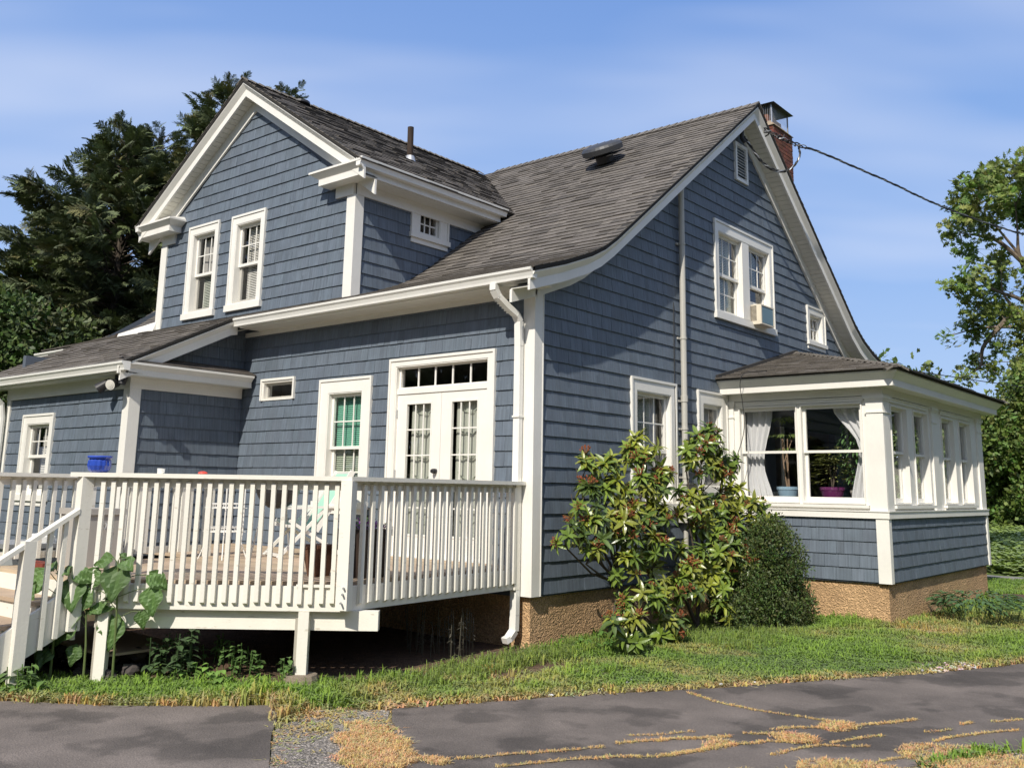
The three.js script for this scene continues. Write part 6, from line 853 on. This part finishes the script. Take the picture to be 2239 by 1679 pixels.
// ---------------------------------------------------------------- trees
function spray(r, L, n) { // a flat feathery frond along +x, drooping to its tip
  const g = new Geo(); const at = (t) => [L * t, -.2 * L * t * t, 0]; for (let i = 0; i < n; i++) { const t = .05 + .95 * i / n, o = at(t), s = i % 2 ? 1 : -1, l = L * .46 * (1 - .75 * t) * (.7 + .6 * r()) + .04, d = unit([.9, -.3 + .4 * (r() - .5), s * (.8 + .4 * r())]), m = 4; for (let k = 0; k < m; k++) { const p = add3(o, d, l * k / m), f = .7 + .6 * r(), w = .014 + .012 * r(), e = add3(p, unit([d[0] + .6 * (r() - .5), d[1] - .15 + .5 * (r() - .5), d[2] + .8 * (r() - .5)]), l / m * 2.1); g.tri(add3(p, [d[2], .4, -d[0]], w), add3(p, [d[2], .4, -d[0]], -w), e, [f, f, f * .92]); } }
  return g.geometry();
}
const sprays = [spray(rng(1001), .6, 24), spray(rng(1002), .5, 22)];
const needle = new THREE.MeshPhysicalMaterial({ color: 0xffffff, roughness: .7, transmission: .15, thickness: 0, side: THREE.DoubleSide, vertexColors: true });
function conifer(label, x, z, top, radius, seed, o = {}) {
  const r = rng(seed), y0 = groundY(x, z), H = top - y0, t = thing('conifer', label, 'tree', [x, y0, z]), g = new Geo(), lim = new Geo(); const lean = o.lean || [0, 0], axis = (k) => [x + lean[0] * k * k, y0 + H * k, z + lean[1] * k * k], P = []; for (let i = 0; i <= 10; i++) P.push(axis(i / 10));
  g.tube(P, (k) => .22 * (1 - k) ** .9 + .008, 9); g.build('trunk', M.bark, t);
  const spots = [[], []], n = o.limbs || 230, X = V(1, 0, 0); let az = r() * 6;
  for (let i = 0; i < n; i++) {
    const k = .12 + .875 * (i / n) ** .8, c = axis(k); az += 2.4 + .9 * (r() - .5); const prof = o.prof ? o.prof(k) : (1 - k) ** .8, L = radius * prof * (.55 + .6 * r()) * (.75 + .5 * fbm(N2, az * .5 + seed, k * 4, 3)) + .3, rise = lerp(.0, .95, k ** 1.6) + .35 * (r() - .5), d = [Math.cos(az), rise, Math.sin(az)];
    const q = (u) => [c[0] + d[0] * L * u, c[1] + d[1] * L * u - .34 * L * u * u * (1 - .8 * k), c[2] + d[2] * L * u]; lim.tube([q(0), q(.4), q(.75), q(1)], (u) => (.012 + .03 * (1 - k)) * (1 - u) + .004, 5);
    const m = Math.max(4, Math.round(L / .125)); for (let j = 0; j < m; j++) { const u = .3 + .74 * Math.sqrt((j + r()) / m), p = q(Math.min(1, u)), a = az + (r() - .5) * 2.8 * (1 - .3 * u), dir = V(Math.cos(a), -.25 + .75 * k + .8 * (r() - .5), Math.sin(a)).normalize(), s = (.55 + .65 * r()) * (k > .93 ? .6 : 1), f = (.65 + .7 * r()) * lerp(.8, 1.15, k), br = r() < .1 ? 1.5 : 1; const qt = new THREE.Quaternion().setFromUnitVectors(X, dir).multiply(new THREE.Quaternion().setFromAxisAngle(X, (r() - .5) * 2.4)); spots[j % 2].push([p[0] - x + .25 * (r() - .5), p[1] - y0 + .3 * (r() - .5), p[2] - z + .25 * (r() - .5), s, s, 0, [.085 * f * br, .112 * f * (br > 1 ? 1.1 : 1), .04 * f], qt]); }
  }
  const c = axis(1); for (let i = 0; i < 9; i++) { const dir = V((r() - .5) * .9, 1, (r() - .5) * .9).normalize(); spots[0].push([c[0] - x, c[1] - y0 - .5 + .07 * i, c[2] - z, .45, .45, 0, [.08, .11, .04], new THREE.Quaternion().setFromUnitVectors(X, dir)]); }
  lim.build('limb', M.bark, t); spots.forEach((s, i) => scatter('foliage', sprays[i], needle, s, null, null, t));
}
conifer('tall dark conifer whose tip stands just clear of the cross gable', -18.7, -8.0, 13.56, 4.6, 1101, { limbs: 250, prof: (k) => (1 - k) ** .72 * (k > .72 ? .72 : 1) });
conifer('conifer whose top alone shows behind the cross gable peak', -20.0, -10.9, 14.81, 4.4, 1102, { limbs: 170, prof: (k) => .8 * (1 - k) ** .75 });
conifer('wide conifer with a thin leading shoot at the edge of the tree group', -19.3, -5.0, 11.3, 4.7, 1103, { limbs: 250, prof: (k) => (k > .74 ? .55 * (1 - k) ** .8 : (1 - k) ** .55), lean: [.1, .2] });
conifer('second thin topped conifer between the wide one and the tallest one', -20.1, -6.3, 11.8, 4.2, 1104, { limbs: 220, prof: (k) => (k > .75 ? .6 : 1) * (1 - k) ** .7 });
conifer('lower bushy conifer filling the gap beside the cross gable', -17.6, -6.9, 10.5, 3.8, 1105, { limbs: 210 });
const leafyHuge = leafBall(rng(1203), 18, .8, .5, .38, 1).geometry(), leafy = leafBall(rng(1201), 26, .27, .13, .085, 1).geometry(), leafyBig = leafBall(rng(1202), 26, .46, .2, .14, 1).geometry();
function broadleaf(name, label, base, lobes, n, geo, color, seed, s0, s1, trunk = .16, inner = .45, group) {
  const t = thing(name, label, 'tree', base, group), r = rng(seed), g = new Geo(), top = lobes.reduce((a, b) => (b[1] > a[1] ? b : a)), mid = [lerp(base[0], top[0], .4), lerp(base[1], top[1], .45), lerp(base[2], top[2], .4)]; g.tube([[base[0], base[1] - .1, base[2]], [lerp(base[0], mid[0], .5) + .1, lerp(base[1], mid[1], .5), lerp(base[2], mid[2], .5)], mid], (k) => trunk * (1 - .5 * k), 9); for (const q of lobes) { g.tube([mid, [lerp(mid[0], q[0], .5), lerp(mid[1], q[1], .45), lerp(mid[2], q[2], .5)], [q[0], q[1], q[2]]], (k) => trunk * .4 * (1 - .8 * k), 6); for (let k = 0; k < 3; k++) g.tube([[q[0], q[1], q[2]], add3(q, unit([r() - .5, r() - .3, r() - .5]), q[3] * .9)], (u) => trunk * .1 * (1 - .7 * u), 5); }
  g.build('trunk', M.bark, t); leafCrown('crown', t, lobes, n, geo, foliage, color, seed + 1, s0, s1, inner);
}
broadleaf('broadleaf_tree', 'dense dark broadleaf tree low at the edge of the conifers', [-17.4, groundY(-17.4, -1.7), -1.7], [[-17.2, 4.6, -1.8, .9], [-17.7, 4.9, -1.3, .75], [-16.9, 3.8, -2.3, .9], [-17.7, 3.6, -1.6, 1.0], [-18.3, 4.2, -1.0, 1.1], [-16.6, 4.5, -2.5, .55], [-17.2, 2.6, -1.8, 1.1], [-18.2, 2.6, -1.0, 1.2], [-16.3, 3.2, -3.0, .9], [-15.8, 2.6, -3.6, .9], [-17.6, 1.4, -1.5, 1.2]], 1500, leafy, (r) => [.05 + .03 * r(), .085 + .04 * r(), .022], 1210, .8, 1.3);
broadleaf('broadleaf_tree', 'pale leaved tree glimpsed through the conifer branches', [-21.5, groundY(-21.5, -4), -4], [[-21.5, 6.8, -4, 1.1], [-22, 5.6, -3.3, 1.2], [-21, 5.2, -4.8, 1.2], [-21.8, 4, -3.6, 1.4], [-20.8, 7.6, -5.2, .8], [-20.5, 4, -5.5, 1.4]], 900, leafyBig, (r) => [.09 + .04 * r(), .14 + .05 * r(), .035], 1215, .7, 1.1);
{ // maple reaching in over the wire
  const lobes = [[1.68, 7.61, -13.8, .62], [2.02, 8.32, -14.84, .45], [1.01, 7.87, -15.04, .35], [.7, 7.54, -15.78, .38], [1.57, 7.13, -14.29, .32], [.99, 6.84, -14.82, .21], [1.91, 8.07, -16.18, .43], [1.37, 5.92, -13.97, .36], [.88, 5.81, -14.51, .26], [1.55, 6.5, -15.81, .28], [1.28, 6.16, -16.59, .26], [1.29, 5.27, -14.52, .34], [.99, 5.0, -15.26, .28], [1.29, 5.41, -16.32, .36], [2.0, 5.09, -14.68, .3], [.58, 4.73, -14.53, .2], [1.3, 4.73, -16.04, .24], [.7, 4.41, -16.55, .18], [1.38, 3.96, -14.91, .18], [.74, 3.94, -15.32, .16], [1.65, 4.86, -16.75, .18], [1.95, 4.08, -14.88, .16], [2.51, 6.17, -15.76, .6], [2.72, 7.94, -16.41, .85], [2.4, 5.18, -17.2, .7], [2.58, 8.42, -14.81, .43], [3.4, 7, -17, 1.1], [3.2, 5.6, -16, .9], [3.0, 9.0, -16.2, .8]];
  const x = 2.95, z = -16.9, y0 = groundY(x, z), t = thing('maple_tree', 'maple with pale grey limbs and lobed green leaves beyond the sunroom', 'tree', [x, y0, z]), g = new Geo(); g.tube([[x, y0 - .1, z], [x - .1, 1.6, z + .05], [x - .35, 3.4, z + .2], [2.44, 4.6, -16.55]], (k) => .2 - .1 * k, 10); g.build('trunk', M.barkPale, t);
  const br = [[[2.6, 3.4, -16.7], [2.42, 5.21, -16.37], [2.1, 6.46, -15.81], [1.79, 7.08, -15.41], [1.54, 7.49, -15.11], [1.22, 7.9, -14.74]], [[2.42, 5.21, -16.37], [2.0, 6.66, -15.67], [2.02, 7.19, -15.56], [2.05, 7.82, -15.44]], [[2.44, 4.58, -16.54], [1.97, 5.62, -15.9], [1.57, 5.82, -15.54], [1.26, 5.97, -15.24], [.83, 5.8, -14.93]], [[2.35, 4.58, -16.47], [1.75, 5.51, -15.75], [1.61, 5.82, -15.57], [1.62, 6.24, -15.47]], [[2.5, 4.0, -16.65], [1.86, 4.99, -15.97], [1.49, 5.03, -15.66], [.99, 4.97, -15.26], [.51, 4.8, -14.92]], [[1.59, 5.19, -15.7], [1.11, 4.55, -15.46], [1.02, 4.13, -15.5], [.79, 3.92, -15.36]], [[2.1, 6.46, -15.81], [1.62, 7.02, -15.28], [1.3, 7.12, -14.99], [.97, 7.17, -14.72]], [[2.44, 4.6, -16.55], [2.8, 6.4, -16.6], [2.75, 8, -16.4]]];
  const r = rng(1220); for (const b of br) { const q = new Geo(), c = new THREE.CatmullRomCurve3(b.map((p) => V(...p))).getPoints(18).map((p) => [p.x, p.y, p.z]); q.tube(c, (k) => .055 * (1 - k) + .008, 7); q.build('limb', M.barkPale, t); }
  const tw = new Geo(); for (const q of lobes) { const near = br.flat().reduce((a, b) => Math.hypot(...[0, 1, 2].map((i) => a[i] - q[i])) < Math.hypot(...[0, 1, 2].map((i) => b[i] - q[i])) ? a : b); tw.tube([near, [lerp(near[0], q[0], .5), lerp(near[1], q[1], .5) + .06, lerp(near[2], q[2], .5)], q.slice(0, 3)], (k) => .014 - .008 * k, 5); for (let k = 0; k < 4; k++) tw.tube([q.slice(0, 3), add3(q, unit([r() - .5, r() - .4, r() - .5]), q[3])], .005, 4); }
  for (let k = 0; k < 9; k++) { const o = [1.3 + .5 * r(), 6.4 + .3 * r(), -15.3]; tw.tube([o, add3(o, [-.15 + .1 * r(), .12 * r(), .2], 1), add3(o, [-.35 * r(), .1 + .25 * r(), .3], 1)], .004, 4); } tw.build('twig', M.barkPale, t);
  const lg = new Geo(), q = rng(1221), lobed = []; for (let i = 0; i < 5; i++) lobed.push([(-1 + i * .5) * 1.25, i === 2 ? 1 : i % 2 ? .85 : .58]); // five-lobed leaves
  for (let n = 0; n < 16; n++) { const d = unit([q() - .5, q() - .5, q() - .5]), o = d.map((v) => v * .2 * Math.cbrt(q())), nrm = unit([(q() - .5), .5 + q(), (q() - .5) + .5]), e1 = unit(cross(nrm, unit([q() - .5, q() - .5, q() - .5]))), e2 = cross(nrm, e1), R = .085 + .04 * q(), f = .75 + .5 * q(), P = (a, k) => add3(add3(add3(o, e1, Math.cos(a) * R * k), e2, Math.sin(a) * R * k), nrm, -.2 * R * k * k); for (const [a, k] of lobed) { lg.tri(o, P(a - .33, .42), P(a, k), [f, f, f]); lg.tri(o, P(a, k), P(a + .33, .42), [f, f, f]); } }
  leafCrown('crown', t, lobes, 1150, lg.geometry(), foliage, (r) => [.11 + .06 * r(), .165 + .06 * r(), .03], 1222, .75, 1.15, .3);
}
{ // overgrown hedge line and trees beyond the bank
  const H = [[-2.55, 3.31, -31.2, 1.2], [-2.9, 4.14, -35.9, 1.2], [-2.32, 3.15, -35.3, 1.5], [-3.11, 1.63, -33.7, 1.2], [-2.05, 1.28, -33.4, 1.3], [-2.6, 4.17, -30.9, .55], [-1.13, 4.66, -35.9, 1.7], [-1.2, 2.03, -35.2, 1.7], [-3.2, 2.31, -32.2, .95], [-4.55, 2.78, -34.9, 1.2], [-4.36, 1.25, -34.1, 1.0], [-3.06, .72, -33, .8], [-1.7, .67, -32.8, .8], [-2.4, .5, -32.4, .7]];
  broadleaf('hedge_tree', 'dense overgrown tree row beyond the bank beside the sunroom corner', [-2.6, groundY(-2.6, -34), -34], H, 2400, leafyBig, (r) => [.085 + .05 * r(), .14 + .06 * r(), .03], 1301, .7, 1.15, .18, .4);
  broadleaf('hedge_tree', 'taller tree at the end of the overgrown row', [-.6, groundY(-.6, -33), -33], [[-1.33, 5.22, -31.7, .6], [-.9, 5.6, -32.5, .9], [-.4, 6.5, -33, 1.2], [-1.4, 4.3, -32, .7], [-.2, 4.4, -32.5, 1.3], [.6, 5.5, -33, 1.5], [.4, 2.6, -32.6, 1.6], [-.9, 2.6, -32, 1.1], [-.6, 1.2, -31.8, 1.2]], 1500, leafyBig, (r) => [.09 + .05 * r(), .145 + .06 * r(), .03], 1303, .65, 1.1, .2, .4);
  const r = rng(1310); let k = 0; for (const [x, z, h, R] of [[-9, -40, 7, 3], [-15, -42, 8, 3.4], [5, -38, 8, 3.2], [11, -36, 9, 3.5], [18, -32, 9, 3.6]]) broadleaf('far_tree', ['low round tree behind the house end', 'broad tree far behind the house', 'round tree behind the maple', 'tall tree on the far side of the field', 'broad tree where the drive leads off'][k], [x, groundY(x, z), z], [[x, h * .7, z, R], [x + R * .6, h * .5, z + .6, R * .8], [x - R * .6, h * .48, z + .4, R * .8], [x, h * .35, z + 1, R * .9]], 420, leafyBig, (q) => [.07 + .04 * q(), .12 + .05 * q(), .03], 1320 + 7 * k++, 1.1, 1.7, .25, .5);
  // trees across the drive, behind the viewer: the panes mirror them and they screen the low sky
  for (let i = 0; i < 15; i++) { const a = (-62 + i * 17.5) * Math.PI / 180, R = 27 + 5 * r(), x = 5 + R * Math.cos(a), z = 6 + R * Math.sin(a), h = 10.5 + 2.5 * r(), q = 3.4 + .6 * r(); broadleaf('far_tree', 'tree standing across the drive, mirrored in the window panes', [x, groundY(x, z), z], [[x, h * .72, z, q], [x + q * .7 * Math.sin(a), h * .5, z - q * .7 * Math.cos(a), q], [x - q * .7 * Math.sin(a), h * .48, z + q * .7 * Math.cos(a), q], [x, h * .28, z, q * 1.1]], 260, leafyHuge, (w) => [.06 + .04 * w(), .10 + .05 * w(), .025], 1400 + 9 * i, 1, 1.6, .28, .5, 'trees across the drive'); }
}

camera.updateProjectionMatrix();
renderer.render(scene, camera);
